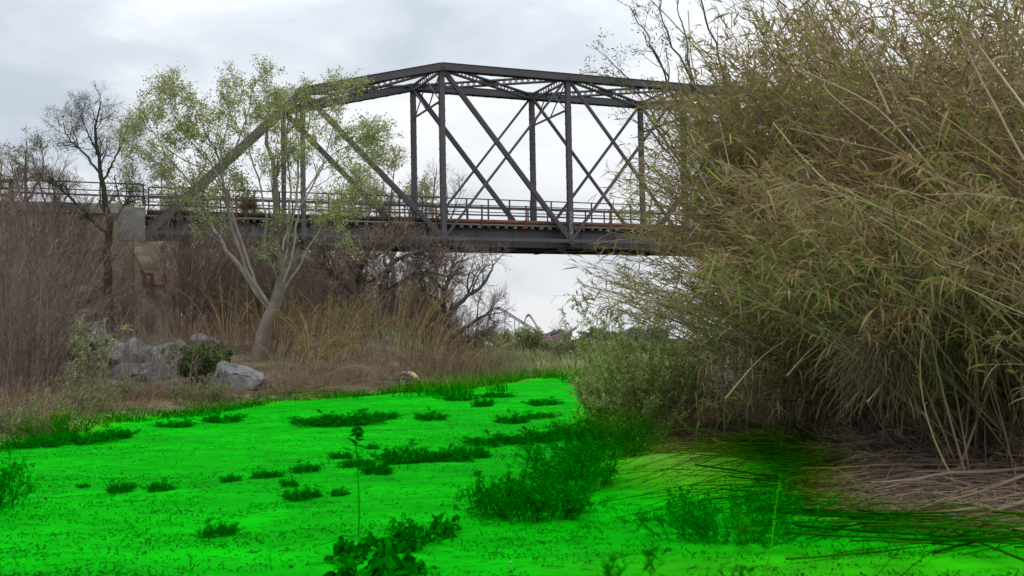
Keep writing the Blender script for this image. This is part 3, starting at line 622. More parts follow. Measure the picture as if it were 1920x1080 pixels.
tree('bare_tree', 'large dark bare tree with two thick trunks under the bridge', 'tree', P(690, 692, D),
     [st([(700, 700), (692, 650), (690, 600), (678, 550), (672, 510), (690, 480), (700, 455)], D, .30, .05), st([(690, 640), (710, 590), (720, 540), (730, 500), (760, 480), (800, 470)], D, .26, .05, 2), st([(712, 580), (740, 540), (775, 520), (800, 510), (840, 520)], D, .12, .03, 3), st([(678, 560), (640, 530), (610, 500), (590, 485)], D, .10, .03, -1), st([(700, 650), (650, 620), (600, 570), (560, 530)], D, .12, .03, 1), st([(730, 510), (720, 480), (745, 460)], D, .09, .03, 1),
      st([(690, 600), (655, 575), (640, 590)], D, .08, .02, -1)],
     lv(.85), [(1600, .10, .07, .0, .35, 2, .4)], 'bark_dark', 'leaf_mixed', twigmat='twig_grey')
D = 56
tree('bare_tree', 'domed bare tree with arching branches right of the double trunked tree', 'tree', P(830, 680, D),
     [st([(840, 690), (838, 640), (835, 600), (830, 560), (845, 520), (870, 500)], D, .24, .05), st([(836, 600), (870, 560), (900, 540), (920, 510), (925, 495)], D, .14, .03, 2), st([(835, 600), (800, 560), (790, 520), (820, 495)], D, .14, .03, -1), st([(838, 640), (880, 610), (915, 590), (918, 600), (922, 575)], D, .12, .02, 1), st([(838, 640), (880, 640), (910, 625)], D, .08, .02, -2), st([(830, 560), (850, 500), (880, 485)], D, .09, .03, 2), st([(838, 650), (790, 600), (760, 570)], D, .1, .03, 2)],
     lv(.8, .9), None, 'bark_dark', twigmat='twig_grey')
D = 60
tree('bare_tree', 'slender tree with brown leaves standing in front of the plate girder', 'tree', P(715, 640, 47),
     [st([(715, 690), (712, 600), (705, 520), (700, 470), (715, 420)], 47, .09, .012), st([(706, 520), (680, 470), (670, 440)], 47, .05, .01, 1), st([(702, 500), (740, 455), (760, 430)], 47, .05, .01, -1)],
     lv(.5, .8), [(500, .11, .07, .0, .2, 2, .4)], 'twig_grey', 'leaf_mixed')
for (x0, y0, y1, d_, lb, lf, lo, hi) in ((735, 470, 325, 84, 'yellowish budding tree rising behind the bridge deck left of the tallest post', 9000, .3, 1.), (815, 470, 315, 88, 'grey bare tree rising behind the bridge deck at the tallest post', 0, 0, 1), (655, 480, 350, 82, 'thin bare tree behind the bridge deck near the left diagonal', 900, .1, .6)):
    tree('bare_tree', lb, 'tree', P(x0, 690, d_), [st([(x0, 690), (x0 + 3, y0 + 60), (x0, y0), (x0 - 4, (y0 + y1) / 2), (x0 + 4, y1)], d_, .25, .03), st([(x0, y0 + 20), (x0 - 40, y0 - 50), (x0 - 55, y0 - 90)], d_, .12, .02, 2), st([(x0, y0 + 20), (x0 + 30, y0 - 60), (x0 + 50, y0 - 110)], d_, .12, .02, -2)], lv(1.25, .9), [(lf, .14, .1, lo, hi, 2, .2)] if lf else None, 'twig_grey', 'leaf_olive')
# distant and mid trees that close the view under the bridge
def bushy(name, label, px, py, ht, wd, d_, nl, ls, leafm, lo=.1, hi=.9, bark='twig_grey', group='trees beyond the bridge', dens=1.):
    b_ = P(px, py, d_); b_[2] = min(b_[2], .8) if d_ > 55 else b_[2]; t = thing(name, label, 'tree' if 'tree' in name else 'shrub', b_, group)
    nst = int(9 * dens); o, r_ = fan(b_, nst, ht * .55, ht * .95, wd / ht * .55, 7, .012 * ht + .01, .25, wd * .12, wig=.08); g = G(); g.tubes(o, r_, 5, tn(nst, .3, .7))
    a1 = spawn(o, r_, int(9 * dens), .2, 1, .65, ht * .30, 5, .5, .15, .25, rmin=.01); g.tubes(*a1, 3, tn(len(a1[0]), .2, .8)); g.build('trunk', M[bark], t)
    a2 = spawn(*a1, 6, .1, 1, .7, ht * .14, 4, .6, .1, .3, rmin=.007); g = G(); g.tubes(*a2, 3, tn(len(a2[0]), .2, .8))
    g.build('twigs', M[bark], t)
    if nl:
        cl = rng.uniform(0, 1, len(a2[0])); idx = rng.integers(0, len(a2[0]), nl); p_ = a2[0][idx, rng.integers(0, 4, nl)] + rng.normal(size=(nl, 3)) * ls * .9
        g = G(); g.leaves(p_, rng.uniform(.6, 1.3, nl) * ls, rng.uniform(.35, .7, nl) * ls, np.clip(lo + (hi - lo) * (cl[idx] * .7 + tn(nl) * .3), 0, 1)); g.build('crown', M[leafm], t)
    return t
bt = [('leafy_tree', 'olive green tree behind the abutment beneath the left bridge end', 400, 680, 11.5, 7, 66, 14000, .19, 'leaf_olive', .0, .7),
      ('leafy_tree', 'mottled green tree behind the leafy tree fork under the bridge', 470, 680, 11.5, 6, 74, 11000, .19, 'leaf_olive', .0, .6),
      ('bare_tree', 'brown twiggy tree behind the leaning trunk', 560, 685, 10, 6, 70, 4000, .15, 'leaf_mixed', .0, .8),
      ('leafy_tree', 'dull green tree left of the double trunked bare tree', 610, 685, 10, 6, 80, 9000, .18, 'leaf_olive', .0, .6),
      ('bare_tree', 'grey twiggy tree behind the double trunked tree', 745, 685, 9, 6, 78, 900, .15, 'leaf_olive', .0, .7),
      ('leafy_tree', 'bright olive tree seen between the two big bare trees', 780, 680, 6.0, 4.5, 72, 5000, .15, 'leaf_olive', .2, .9),
      ('bare_tree', 'low grey brush tree at the foot of the domed bare tree', 870, 690, 3.6, 4, 66, 0, .1, 'leaf_olive', 0, 1),
      ('green_shrub', 'yellow green shrub just right of the domed bare tree', 935, 690, 3.1, 4.0, 78, 9500, .17, 'leaf_olive', .4, 1.),
      ('green_shrub', 'tall pale green shrub in the gap left of the coaster foot', 1000, 695, 3.1, 5.2, 76, 12000, .17, 'leaf_olive', .4, 1.),
      ('green_shrub', 'broad pale green shrub nearest the coaster foot', 1040, 700, 2.8, 5.0, 70, 11000, .16, 'leaf_olive', .3, 1.),
      ('bare_shrub', 'grey bare shrub with wispy tops left of the green willow bush', 1095, 700, 5.0, 4.0, 74, 0, .1, 'leaf_olive', 0, 1),
      ('bare_shrub', 'low grey bare shrub in front of the pale green shrubs', 905, 705, 2.4, 3.0, 55, 0, .1, 'leaf_olive', 0, 1),
      ('bare_shrub', 'low grey bare shrub right of the pale green shrubs', 1075, 705, 2.6, 3.4, 60, 500, .1, 'leaf_mixed', 0, .6),
      ('leafy_tree', 'green tree behind the railing left of the end post', 330, 400, 5.5, 6, 70, 7000, .15, 'leaf_olive', .1, .9),
      ('leafy_tree', 'green tree behind the railing right of the small dark bare tree', 265, 400, 5.0, 5, 74, 5000, .15, 'leaf_olive', .0, .8),
      ('bare_tree', 'brown thicket tree at the back beneath the abutment pier side', 355, 690, 8, 4, 58, 1200, .14, 'leaf_mixed', 0, .6)]
for a in bt:
    t = bushy(a[0], a[1], *a[2:11]) if a[2] not in (330, 265) else None
    if t is None:
        b_ = P(a[2], a[3], a[6]); sv_ = a
        tt = thing(a[0], a[1], 'tree', (b_[0], b_[1], 1.8), 'trees beyond the bridge')
        base = np.array([b_[0], b_[1], 1.8]); Hh = b_[2] + 2.2 - 1.8; o, r_ = fan(base, 6, Hh * .8, Hh * 1.05, .16, 8, .12, .15, .3); g = G(); g.tubes(o, r_, 5, tn(6)); g.build('trunk', M['bark_dark'], tt)
        a1 = spawn(o, r_, 16, .45, 1, .7, 2.8, 5, .5, .1, .25, rmin=.01); a2 = spawn(*a1, 6, .1, 1, .7, 1.2, 4, .6, .1, .3, rmin=.007); g = G(); g.tubes(*a1, 3, .5); g.tubes(*a2, 3, .5); g.build('twigs', M['twig_grey'], tt)
        p_, _ = sample(a2[0], a[7]); g = G(); g.leaves(p_ + rng.normal(size=p_.shape) * .12, .16, .11, tn(len(p_), a[10], .95)); g.build('crown', M['leaf_olive'], tt)
# far tree line
for i in range(16):
    px = 880 + i * 24 + random.uniform(-6, 6); b_ = P(px, 652, 380 + 30 * random.random()); b_[2] = .2; t = thing('distant_tree', 'hazy distant tree on the horizon beyond the pale green shrubs', 'tree', b_, 'distant trees on the horizon')
    Hh = random.uniform(2.8, 5.5); g = G(); g.tubes(np.array([[b_, b_ + ZZ * Hh * .6]]), np.array([[.3, .15]]), 5); g.build('trunk', M['bark_dark'], t)
    n = 900; d_ = rng.normal(size=(n, 3)); p_ = b_ + ZZ * Hh * .6 + unit(d_) * rng.uniform(.3, 1, n)[:, None] * np.array([3.6, 3, Hh * .45]); g = G(); g.leaves(p_, 1.1, .8, tn(n)); g.build('crown', M['far_tree'], t)
# white roofs in the gap
for (px, py, w_, h_, d_, lb) in ((962, 657, 4.5, 1.3, 170, 'white roofed building glimpsed between the pale green shrubs'), (907, 662, 5.0, 1.6, 160, 'low white building behind the domed bare tree'), (1080, 637, 3.0, 1.6, 260, 'pale grey tent roof right of the coaster track')):
    b_ = P(px, py, d_); t = thing('building', lb, 'building', (b_[0], b_[1], .3)); g = G(); zt = b_[2]
    g.box(np.array([b_[0], b_[1], (zt + .3) / 2 - .2]), np.array([w_ / 2, 0, 0]), np.array([0, 4, 0]), ZZ * ((zt - .3) / 2 + .2), .2); g.build('wall', M['white'], t)
    g = G(); c8 = [b_ + np.array([sx * w_ * .55, sy * 4.4, z]) for sx in (-1, 1) for sy in (-1, 1) for z in (0,)]; r0, r1 = b_ + np.array([-w_ * .2, 0, h_]), b_ + np.array([w_ * .3, 0, h_])
    g.add([c8[0], c8[1], c8[2], c8[3], r0, r1], [(0, 2, 5, 4), (3, 1, 4, 5), (0, 4, 1, 1), (2, 3, 5, 5)], .9) if False else g.add([c8[0], c8[2], r1, r0, c8[3], c8[1]], [(0, 1, 2, 3), (4, 5, 3, 2)], .9); g.build('roof', M['white'], t)

# ------------------------------------------------------------------ roller coaster
DC = 300; rc = thing('roller_coaster', 'distant roller coaster with a blue lift hill and red track', 'roller coaster', P(1000, 650, DC) * np.array([1, 1, 0])); RO = np.array(rc['_w'])
def ctrack(pts, m_, r_, gap, name):
    q = catmull([P(x, y, DC + 10 * (i % 2) * 0) for i, (x, y) in enumerate(pts)], 40); g = G()
    for o in (np.zeros(3), np.array([0, gap, 0]), np.array([0, gap / 2, -gap * .7])): g.tubes((q + o)[None], np.full((1, 40), r_), 6, .5)
    for k_ in range(40): g.beam(q[k_], q[k_] + np.array([0, gap, 0]), .12, .12, ZZ, .5); g.beam(q[k_] + np.array([0, gap / 2, 0]), q[k_] + np.array([.01, gap / 2, -gap * .7]), .12, .12, UU, .5)
    g.build(name, M[m_], rc, origin=RO)
ctrack([(912, 588), (922, 579), (932, 576), (940, 578), (975, 600), (1015, 624), (1035, 638)], 'hazed_blue_steel', .17, .8, 'blue_track')
ctrack([(983, 604), (987, 592), (992, 589), (998, 596), (1008, 612), (1018, 626), (1030, 632), (1050, 626), (1070, 618), (1084, 610)], 'hazed_red_steel', .10, .8, 'red_track')
ctrack([(1018, 630), (1040, 636), (1060, 626), (1080, 614)], 'hazed_red_steel', .08, .7, 'red_track')
ctrack([(1060, 622), (1061, 608), (1064, 605), (1067, 608), (1068, 622)], 'hazed_red_steel', .08, .5, 'red_track')
for (x, y0, y1, m_) in ((947, 586, 650, 'pale_blue'), (965, 595, 650, 'pale_blue'), (973, 600, 650, 'pale_blue'), (926, 580, 650, 'pale_blue'), (990, 612, 650, 'pale_blue'), (1071, 612, 650, 'hazed_blue_steel'), (1063, 614, 650, 'hazed_blue_steel'), (1030, 622, 650, 'hazed_red_steel'), (1045, 628, 650, 'hazed_red_steel'), (967, 616, 650, 'hazed_blue_steel')):
    a, b = P(x, y1, DC), P(x, y0, DC); g = G(); a[2] = 0; g.tubes(np.stack([a, b])[None], np.array([[.22, .18]]), 6); g.build('support_column', M[m_], rc, origin=RO)

# ------------------------------------------------------------------ brush, shrubs
def brush(name, label, cat, base, n, h0, h1, spread, r, m_, nc=(7, 5), ln=(.3, .15), leaf=None, group=None, droop=.3, bas=.4, lean=(0, 0), tl=(.1, .8), rmin=.0025, leafw=None):
    t = thing(name, label, cat, base, group); o, r_ = fan(base, n, h0, h1, spread, 8, r, droop, bas, lean); g = G(); g.tubes(o, r_, 4, tn(n, *tl)); sm = g.build('stems', M[m_], t)
    last = (o, r_); g = G()
    for i, (c, L_) in enumerate(zip(nc, ln)):
        last = spawn(*last, c, .15, 1, .55, h1 * L_, 5 if i == 0 else 4, .6, .15, .22, rmin=rmin); g.tubes(*last, 3, tn(len(last[0]), *tl))
    g.build('twigs', M[m_], sm, origin=base)
    if leaf:
        nl, ls, lm, lo, hi = leaf; p_, dr = sample(last[0], nl, .1, 1.); g = G(); g.leaves(p_, rng.uniform(.6, 1.3, nl) * ls, rng.uniform(.6, 1.3, nl) * (leafw or ls * .4), tn(nl, lo, hi), up=.3); g.build('leaves', M[lm], t)
    return t
def gp(px, d_):
    """point on the terrain along the direction of column px at distance d_"""
    q = P(px, 640, d_); q[2] = hz(q[0], q[1]); return q
GB = 'grey bare brush of the left bank'
proto = brush('bare_shrub', 'tall grey brown bare shrub filling the left edge below the wooden fence', 'shrub', gp(40, 34), 36, 3.0, 6.0, .30, .021, 'twig_grey', (12, 7), (.26, .12), group=GB, bas=.9, rmin=.0052)
LBs = [(-20, 30, 1.0, 'grey bare shrub at the extreme left edge at middle height'), (95, 36, .75, 'grey bare shrub in front of the left part of the wing wall'), (118, 43, .7, 'grey bare shrub screening the wing wall above the stacked slabs'),
       (168, 39, .5, 'upright grey shrub in front of the round left end of the riprap'), (20, 42, 1.15, 'tallest grey bare shrub reaching the fence at left'), (85, 46, 1.1, 'grey bare shrub rising over the coping left of the dark bare tree'), (-40, 38, 1.1, 'grey bare shrub cut by the left picture edge at fence height'),
       (266, 42, .4, 'short grey shrub in front of the painted pier'), (55, 27, .62, 'shorter grey brown shrub low at left in front of the tall ones'), (222, 47, .55, 'grey bare shrub against the concrete backwall'), (262, 53, .95, 'fine grey shrub crossing the edge of the concrete backwall'), (355, 45, 1.0, 'bushy grey shrub hiding the left bridge end'), (410, 48, .95, 'grey shrub beside the end post foot'), (120, 48, 1.15, 'tall grey shrub over the coping right of the greenish topped tree'), (10, 50, 1.35, 'tallest grey shrub behind the wooden fence'), (385, 47, .85, 'thin grey shrub in front of the left end of the girder')]
for i, (px, d_, s_, lb) in enumerate(LBs): copy_tree(proto, gp(px, d_), random.uniform(0, 6.28), (s_, s_, s_ * random.uniform(.9, 1.1)), lb, GB)
for px, d_, s_, lb in ((440, 50, .8, 'grey bare shrub behind the leafy tree fork'), (505, 52, .85, 'grey bare shrub behind the leafy tree trunk'), (560, 48, .75, 'grey bare shrub right of the leaning trunk'), (610, 52, .85, 'grey bare shrub under the left diagonal of the bridge'), (655, 55, .8, 'grey bare shrub left of the two thick trunks'), (745, 56, .75, 'grey bare shrub between the two big bare trees'), (800, 60, .75, 'grey bare shrub behind the arching branches'), (870, 58, .6, 'grey bare shrub at the right foot of the domed tree'), (585, 58, 1.05, 'tall grey bare shrub behind the reeds under the left diagonal'), (640, 62, 1.1, 'tall grey bare shrub left behind the two thick trunks'), (700, 64, 1.1, 'tall grey bare shrub right behind the two thick trunks'), (775, 66, .95, 'grey bare shrub behind the gap of the two big bare trees'), (530, 60, 1.1, 'tall grey bare shrub right behind the leaning trunk'), (470, 56, 1.1, 'tall grey bare shrub behind the fork of the leafy tree'), (835, 66, .8, 'grey bare shrub far behind the domed bare tree')):
    copy_tree(proto, gp(px, d_), random.uniform(0, 6.28), s_, lb, 'grey bare brush beneath the bridge')
# fine upright stems before the boulders
GS = 'thin upright stems before the riprap'
p2 = brush('bare_sapling', 'thin reddish brown sapling in front of the dark fronted boulder', 'sapling', gp(262, 31), 5, 1.6, 3.4, .10, .014, 'twig_grey', (7, 4), (.22, .1), group=GS, bas=.5, tl=(.4, .9))
for px, d_, s_, lb in ((200, 31.5, 1., 'thin sapling left of the riprap boulders'), (320, 31, .95, 'pale thin sapling crossing the flat faced boulder'), (180, 30, 1.1, 'thin sapling in front of the low light boulder'), (235, 32, 1.2, 'tall thin sapling before the rounded boulder'), (290, 32, 1., 'thin sapling right of the dark fronted boulder'), (140, 30, 1.1, 'thin sapling below the stacked slabs'), (350, 33, .9, 'thin sapling behind the dark green bush')):
    copy_tree(p2, gp(px, d_), random.uniform(0, 6.28), s_, lb, GS)
# low brown undergrowth along the left bank and under the bridge
GU = 'brown undergrowth along the left bank'
p3 = brush('undergrowth', 'rusty brown undergrowth at the base of the riprap', 'undergrowth', gp(245, 30.5), 110, .2, .6, .7, .008, 'twig_brown', (5, 3), (.3, .18), group=GU, bas=1.3, tl=(.2, 1.))
UG = [(90, 26), (20, 22), (-30, 24), (160, 28), (330, 31), (380, 31.5), (500, 34), (560, 34), (620, 36), (690, 37), (750, 40), (820, 42), (120, 33), (60, 31), (440, 40), (520, 44), (590, 46), (655, 48), (720, 52), (790, 54), (850, 50), (345, 40), (400, 46), (470, 52), (-10, 34), (880, 46)]
for i, (px, d_) in enumerate(UG):
    near = {0: 'nearest the left picture edge', 1: 'below the grey shrubs'}
    lb = ['rusty brown undergrowth left of the riprap', 'low brown undergrowth at the left picture edge', 'brown undergrowth cut by the left picture edge', 'brown undergrowth under the flat half buried boulder', 'rusty undergrowth between the two lowest boulders', 'undergrowth at the left foot of the lowest boulder',
          'brown undergrowth right of the leafy tree foot', 'brown undergrowth behind the broken reeds', 'brown undergrowth left of the pale arched canes', 'brown undergrowth left of the fallen log', 'brown undergrowth behind the fallen log', 'brown undergrowth right of the fallen log', 'brown undergrowth under the stacked slabs', 'brown undergrowth beneath the tall grey shrubs',
          'undergrowth behind the leafy tree trunk', 'undergrowth behind the leaning trunk on its right', 'undergrowth midway between leaning trunk and double trunked tree', 'undergrowth left of the double trunked tree', 'undergrowth at the feet of the double trunked tree', 'undergrowth between the two big bare trees', 'undergrowth at the foot of the domed bare tree', 'undergrowth right of the dark green bush',
          'undergrowth behind the small rounded boulder', 'undergrowth far behind the leafy tree', 'undergrowth deep in the grey thicket at left', 'undergrowth before the grey bare shrub in the gap'][i]
    s_ = random.uniform(.9, 1.25) * (1.5 if d_ > 39 else 1); copy_tree(p3, gp(px, d_), random.uniform(0, 6.28), (s_, s_, s_ * (2.0 if d_ > 39 else (1.6 if px > 520 or px < 130 else 1))), lb, GU)
brush('green_bush', 'small dark green bush between the riprap and the lowest boulder', 'bush', gp(372, 33.5) + ZZ * .2, 40, .5, 1.2, .5, .01, 'twig_grey', (6, 4), (.3, .2), (6500, .09, 'leaf_green', 0., .7), leafw=.05)
brush('green_bush', 'sparse yellow green plant with bamboo like stems in front of the slabs', 'bush', gp(150, 30), 16, 1.2, 2.3, .22, .012, 'twig_grey', (5, 3), (.2, .12), (1300, .16, 'leaf_olive', .5, 1.), leafw=.03)
for i, (px, d_, s_, lb) in enumerate(((135, 25.5, .9, 'grey green low bush left of the sandy patch'), (200, 29, 1., 'grey green low bush below the half buried boulders'), (370, 30.2, .8, 'grey green low bush left of the pale lowest boulder'), (60, 20.5, 1., 'dim green low bush at the left foreground bank'))):
    brush('low_bush', lb, 'bush', gp(px, d_), 60, .4 * s_, .8 * s_, .6, .005, 'twig_grey', (6, 4), (.3, .2), (4500, .05, 'leaf_olive', .0, .7), bas=.7)

# reed stalk clumps under the bridge
def reeds(name, label, base, n, h0, h1, spread, nl, LL=(.25, .5), lw=.025, lean=(0, 0), droop=.5, bas=.5, tones=(.3, 1.), group=None, cane=.011, ct=(.3, 1.)):
    t = thing(name, label, 'reeds', base, group); o, r_ = fan(base, n, h0, h1, spread, 9, cane, droop, bas, lean, .4, .03); g = G(); g.tubes(o, r_, 5, tn(n, *ct)); g.build('canes', M['cane'], t)
    p_, dr = sample(o, nl, .25, 1.); d = unit(dr * rng.uniform(.3, 1.2, nl)[:, None] + rng.normal(size=(nl, 3)) * .6); g = G(); g.blades(p_, d, rng.uniform(*LL, nl), rng.uniform(.6, 1.2, nl) * lw, rng.uniform(.2, 1.2, nl), np.where(tn(nl) < .62, tn(nl, 0, .10), tn(nl, .68, .82))); g.build('leaves', M['reed_leaf'], t); return t
GR = 'reed clumps on the far bank'
for (px, d_, n, h, nl, ln_, lb, to) in ((600, 38, 26, 2.6, 900, (.12, 0), 'brown reed clump left of the pale arched canes', (0, .8)), (640, 40, 30, 3.2, 1200, (.2, 0), 'pale arching reed clump left of the fallen log', (.1, .9)), (760, 44, 26, 4.2, 1500, (.18, 0), 'green topped tall reed clump right of the double trunked tree', (.3, 1.)), (800, 46, 24, 3.2, 900, (.1, 0), 'reed clump bending over behind the fallen log', (.1, .8)),
                                    (560, 37, 22, 1.8, 700, (.25, 0), 'short reed clump beside the leaning trunk', (.1, .8)), (690, 42, 24, 2.6, 900, (-.1, 0), 'brown reed clump at the feet of the double trunked tree', (0, .6)), (840, 44, 20, 2.2, 700, (.2, 0), 'reed clump at the right end of the brown bank', (.1, .8)), (525, 40, 22, 3.0, 1000, (.05, 0), 'green reed clump behind the leaning trunk', (.4, .9)), (430, 43, 20, 3.2, 900, (0, 0), 'green reed clump seen left of the leaning trunk', (.4, .9))):
    reeds('reed_clump', lb, gp(px, d_), n, h * .6, h, .22, int(nl * .45), (.3, .6), .03, ln_, .8, .8, to, GR)
# green grass at the far end of the bed
g = G(); n = 24000; Yl = rng.uniform(32, 50, n); Xl = rng.uniform(-4.5, 6.5, n); sd_ = sdist(Xl, Yl); k = ((sd_ > -.6) | (vnoise(Xl, Yl, 1.5, 21) > .72)) & (Xl < 2.5 + (Yl - 32) * .25) & (Xl > -4.5 + (Yl - 32) * .16); Xl, Yl = Xl[k], Yl[k]; n = len(Xl)
p_ = np.stack([Xl, Yl, height(Xl, Yl) - .02], 1); g.blades(p_, np.stack([rng.normal(size=n) * .35, rng.normal(size=n) * .35, np.ones(n)], 1), rng.uniform(.3, .85, n), rng.uniform(.014, .034, n), rng.uniform(0, .7, n), tn(n, .1, .9), 3)
tag(g.build('grass', M['leaf_green']), 'tall green grass at the far end of the riverbed', 'grass', kind='stuff')
# weedy green fringe along the left edge of the bed
g = G(); n = 80000; Yl = rng.uniform(14, 38, n); Xl = rng.uniform(-11, .5, n); sd_ = sdist(Xl, Yl); k = (np.abs(sd_ + .05) < .95 * (.3 + vnoise(Xl, Yl, 1.6, 31))) & (vnoise(Xl, Yl, .8, 32) > .28) & (Xl < 0); Xl, Yl = Xl[k], Yl[k]; n = len(Xl)
p_ = np.stack([Xl, Yl, height(Xl, Yl) - .01], 1); g.blades(p_, np.stack([rng.normal(size=n) * .6, rng.normal(size=n) * .6, np.ones(n)], 1), rng.uniform(.06, .34, n), rng.uniform(.008, .02, n), rng.uniform(0, .8, n), tn(n, 0, .6), 3)
tag(g.build('weeds', M['leaf_green']), 'ragged weeds along the left edge of the green riverbed', 'weeds', kind='stuff')
g = G(); n = 60000; Yl = rng.uniform(13, 44, n); Xl = rng.uniform(-16, .3, n); sd_ = sdist(Xl, Yl); k = (sd_ > .3 + .5 * vnoise(Xl, Yl, 1.2, 51)) & (sd_ < 7) & (np.hypot((Xl + 8.9) / .7, (Yl - 23.8) / .9) > 1); Xl, Yl = Xl[k], Yl[k]; n = len(Xl)
p_ = np.stack([Xl, Yl, height(Xl, Yl) - .01], 1); g.blades(p_, np.stack([rng.normal(size=n) * .8, rng.normal(size=n) * .8, np.full(n, .8)], 1), rng.uniform(.08, .38, n), rng.uniform(.008, .022, n), rng.uniform(0, .8, n), np.where(tn(n) < .72, tn(n, 0, .35), tn(n, .5, .8)), 3)
tag(g.build('dry_grass', M['reed_leaf']), 'dead brown grass covering the left bank above the green bed', 'dry grass', kind='stuff')
g = G(); n = 26000; Yl = rng.uniform(46, 130, n); Xl = rng.uniform(-.12, .16, n) * Yl + rng.normal(0, 2, n); p_ = np.stack([Xl, Yl, height(Xl, Yl) - .02], 1)
g.blades(p_, np.stack([rng.normal(size=n) * .4, rng.normal(size=n) * .4, np.ones(n)], 1), rng.uniform(.3, 1.1, n), rng.uniform(.03, .09, n), rng.uniform(0, .6, n), np.clip(vnoise(Xl, Yl, 5, 61) * 1.1 + tn(n, -.2, .2), 0, 1), 3)
tag(g.build('scrub', M['leaf_olive']), 'low olive and grey scrub filling the river flat beyond the bridge', 'scrub', kind='stuff')
# dead brown litter and grass of the right bank
g = G(); n = 42000; Yl = rng.uniform(8, 27, n); Xl = rng.uniform(1, 11, n); sd_ = sdist(Xl, Yl); k = (sd_ > -.7 + 1.0 * vnoise(Xl, Yl, .9, 41)) & (Yl > 8.0); Xl, Yl = Xl[k], Yl[k]; n = len(Xl)
p_ = np.stack([Xl, Yl, height(Xl, Yl)], 1); th = rng.uniform(0, 6.28, n); el_ = rng.uniform(.02, .8, n)
g.blades(p_, np.stack([np.cos(th), np.sin(th), el_], 1), rng.uniform(.1, .45, n), rng.uniform(.006, .02, n), rng.uniform(0, .7, n), tn(n, 0, .36), 3)
tag(g.build('dry_grass', M['reed_leaf']), 'dead brown reed litter and dry grass covering the right bank', 'dry grass', kind='stuff')

# fallen log and broken canes on the far bank
lg = P(765, 706, 37.5); lt = thing('fallen_log', 'hollow splintered pale log lying on the far bank under the bridge', 'log', lg); g = G()
q = catmull([P(742, 706, 38), P(756, 700, 37.6), P(772, 702, 37.3), P(782, 711, 37)], 14)[None]; g.tubes(q, np.linspace(.06, .10, 14)[None], 8, .6); q = catmull([P(742, 712, 38), P(760, 709, 37.5), P(784, 714, 37)], 14)[None]; g.tubes(q, np.linspace(.05, .07, 14)[None], 8, .3); g.build('shell', M['bark_pale'], lt, smooth=True)
g = G(); g.tubes(catmull([P(772, 702, 37.3), P(782, 709, 36.9), P(787, 714, 36.8)], 8)[None], np.linspace(.10, .02, 8)[None], 6, .9); g.build('splinter', M['cane'], lt)
GC = 'broken canes lying on the left bank edge'
for i in range(26):
    x0 = random.uniform(480, 860); d_ = 30.5 + (x0 - 480) * .018 + random.uniform(-.8, 1.5); a = gp(x0, d_); L_ = random.uniform(.8, 2.2); th = random.uniform(-.5, .5) + (math.pi if random.random() < .5 else 0)
    b = a + np.array([math.cos(th), math.sin(th), 0]) * L_; b[2] = hz(b[0], b[1]) + random.uniform(.02, .25); m_ = (a + b) / 2; m_[2] = max(m_[2], hz(m_[0], m_[1])) + random.uniform(.03, .3); a[2] += .04
    g = G(); g.tubes(catmull([a, m_, b], 10)[None], np.linspace(.013, .006, 10)[None], 5, random.uniform(.2, .8)); o = g.build('broken_cane', M['dead_cane'], origin=a); tag(o, 'pale broken cane lying along the far edge of the green bed', 'cane', GC)
for i, (pts, d_) in enumerate((([(585, 738), (620, 700), (660, 686), (690, 690), (705, 705)], 33.5), ([(600, 745), (612, 700), (635, 665), (655, 648)], 33.5), ([(570, 748), (600, 730), (650, 726), (700, 735)], 32))):
    q = catmull([P(x, y, d_) for x, y in pts], 14); g = G(); g.tubes(q[None], np.linspace(.013, .007, 14)[None], 5, .45); tag(g.build('arched_cane', M['cane'], origin=q[0]), ['long pale cane arching over right of the leafy tree', 'pale cane standing up beside the arched cane', 'low pale cane bowed close to the ground under the arched cane'][i], 'cane')

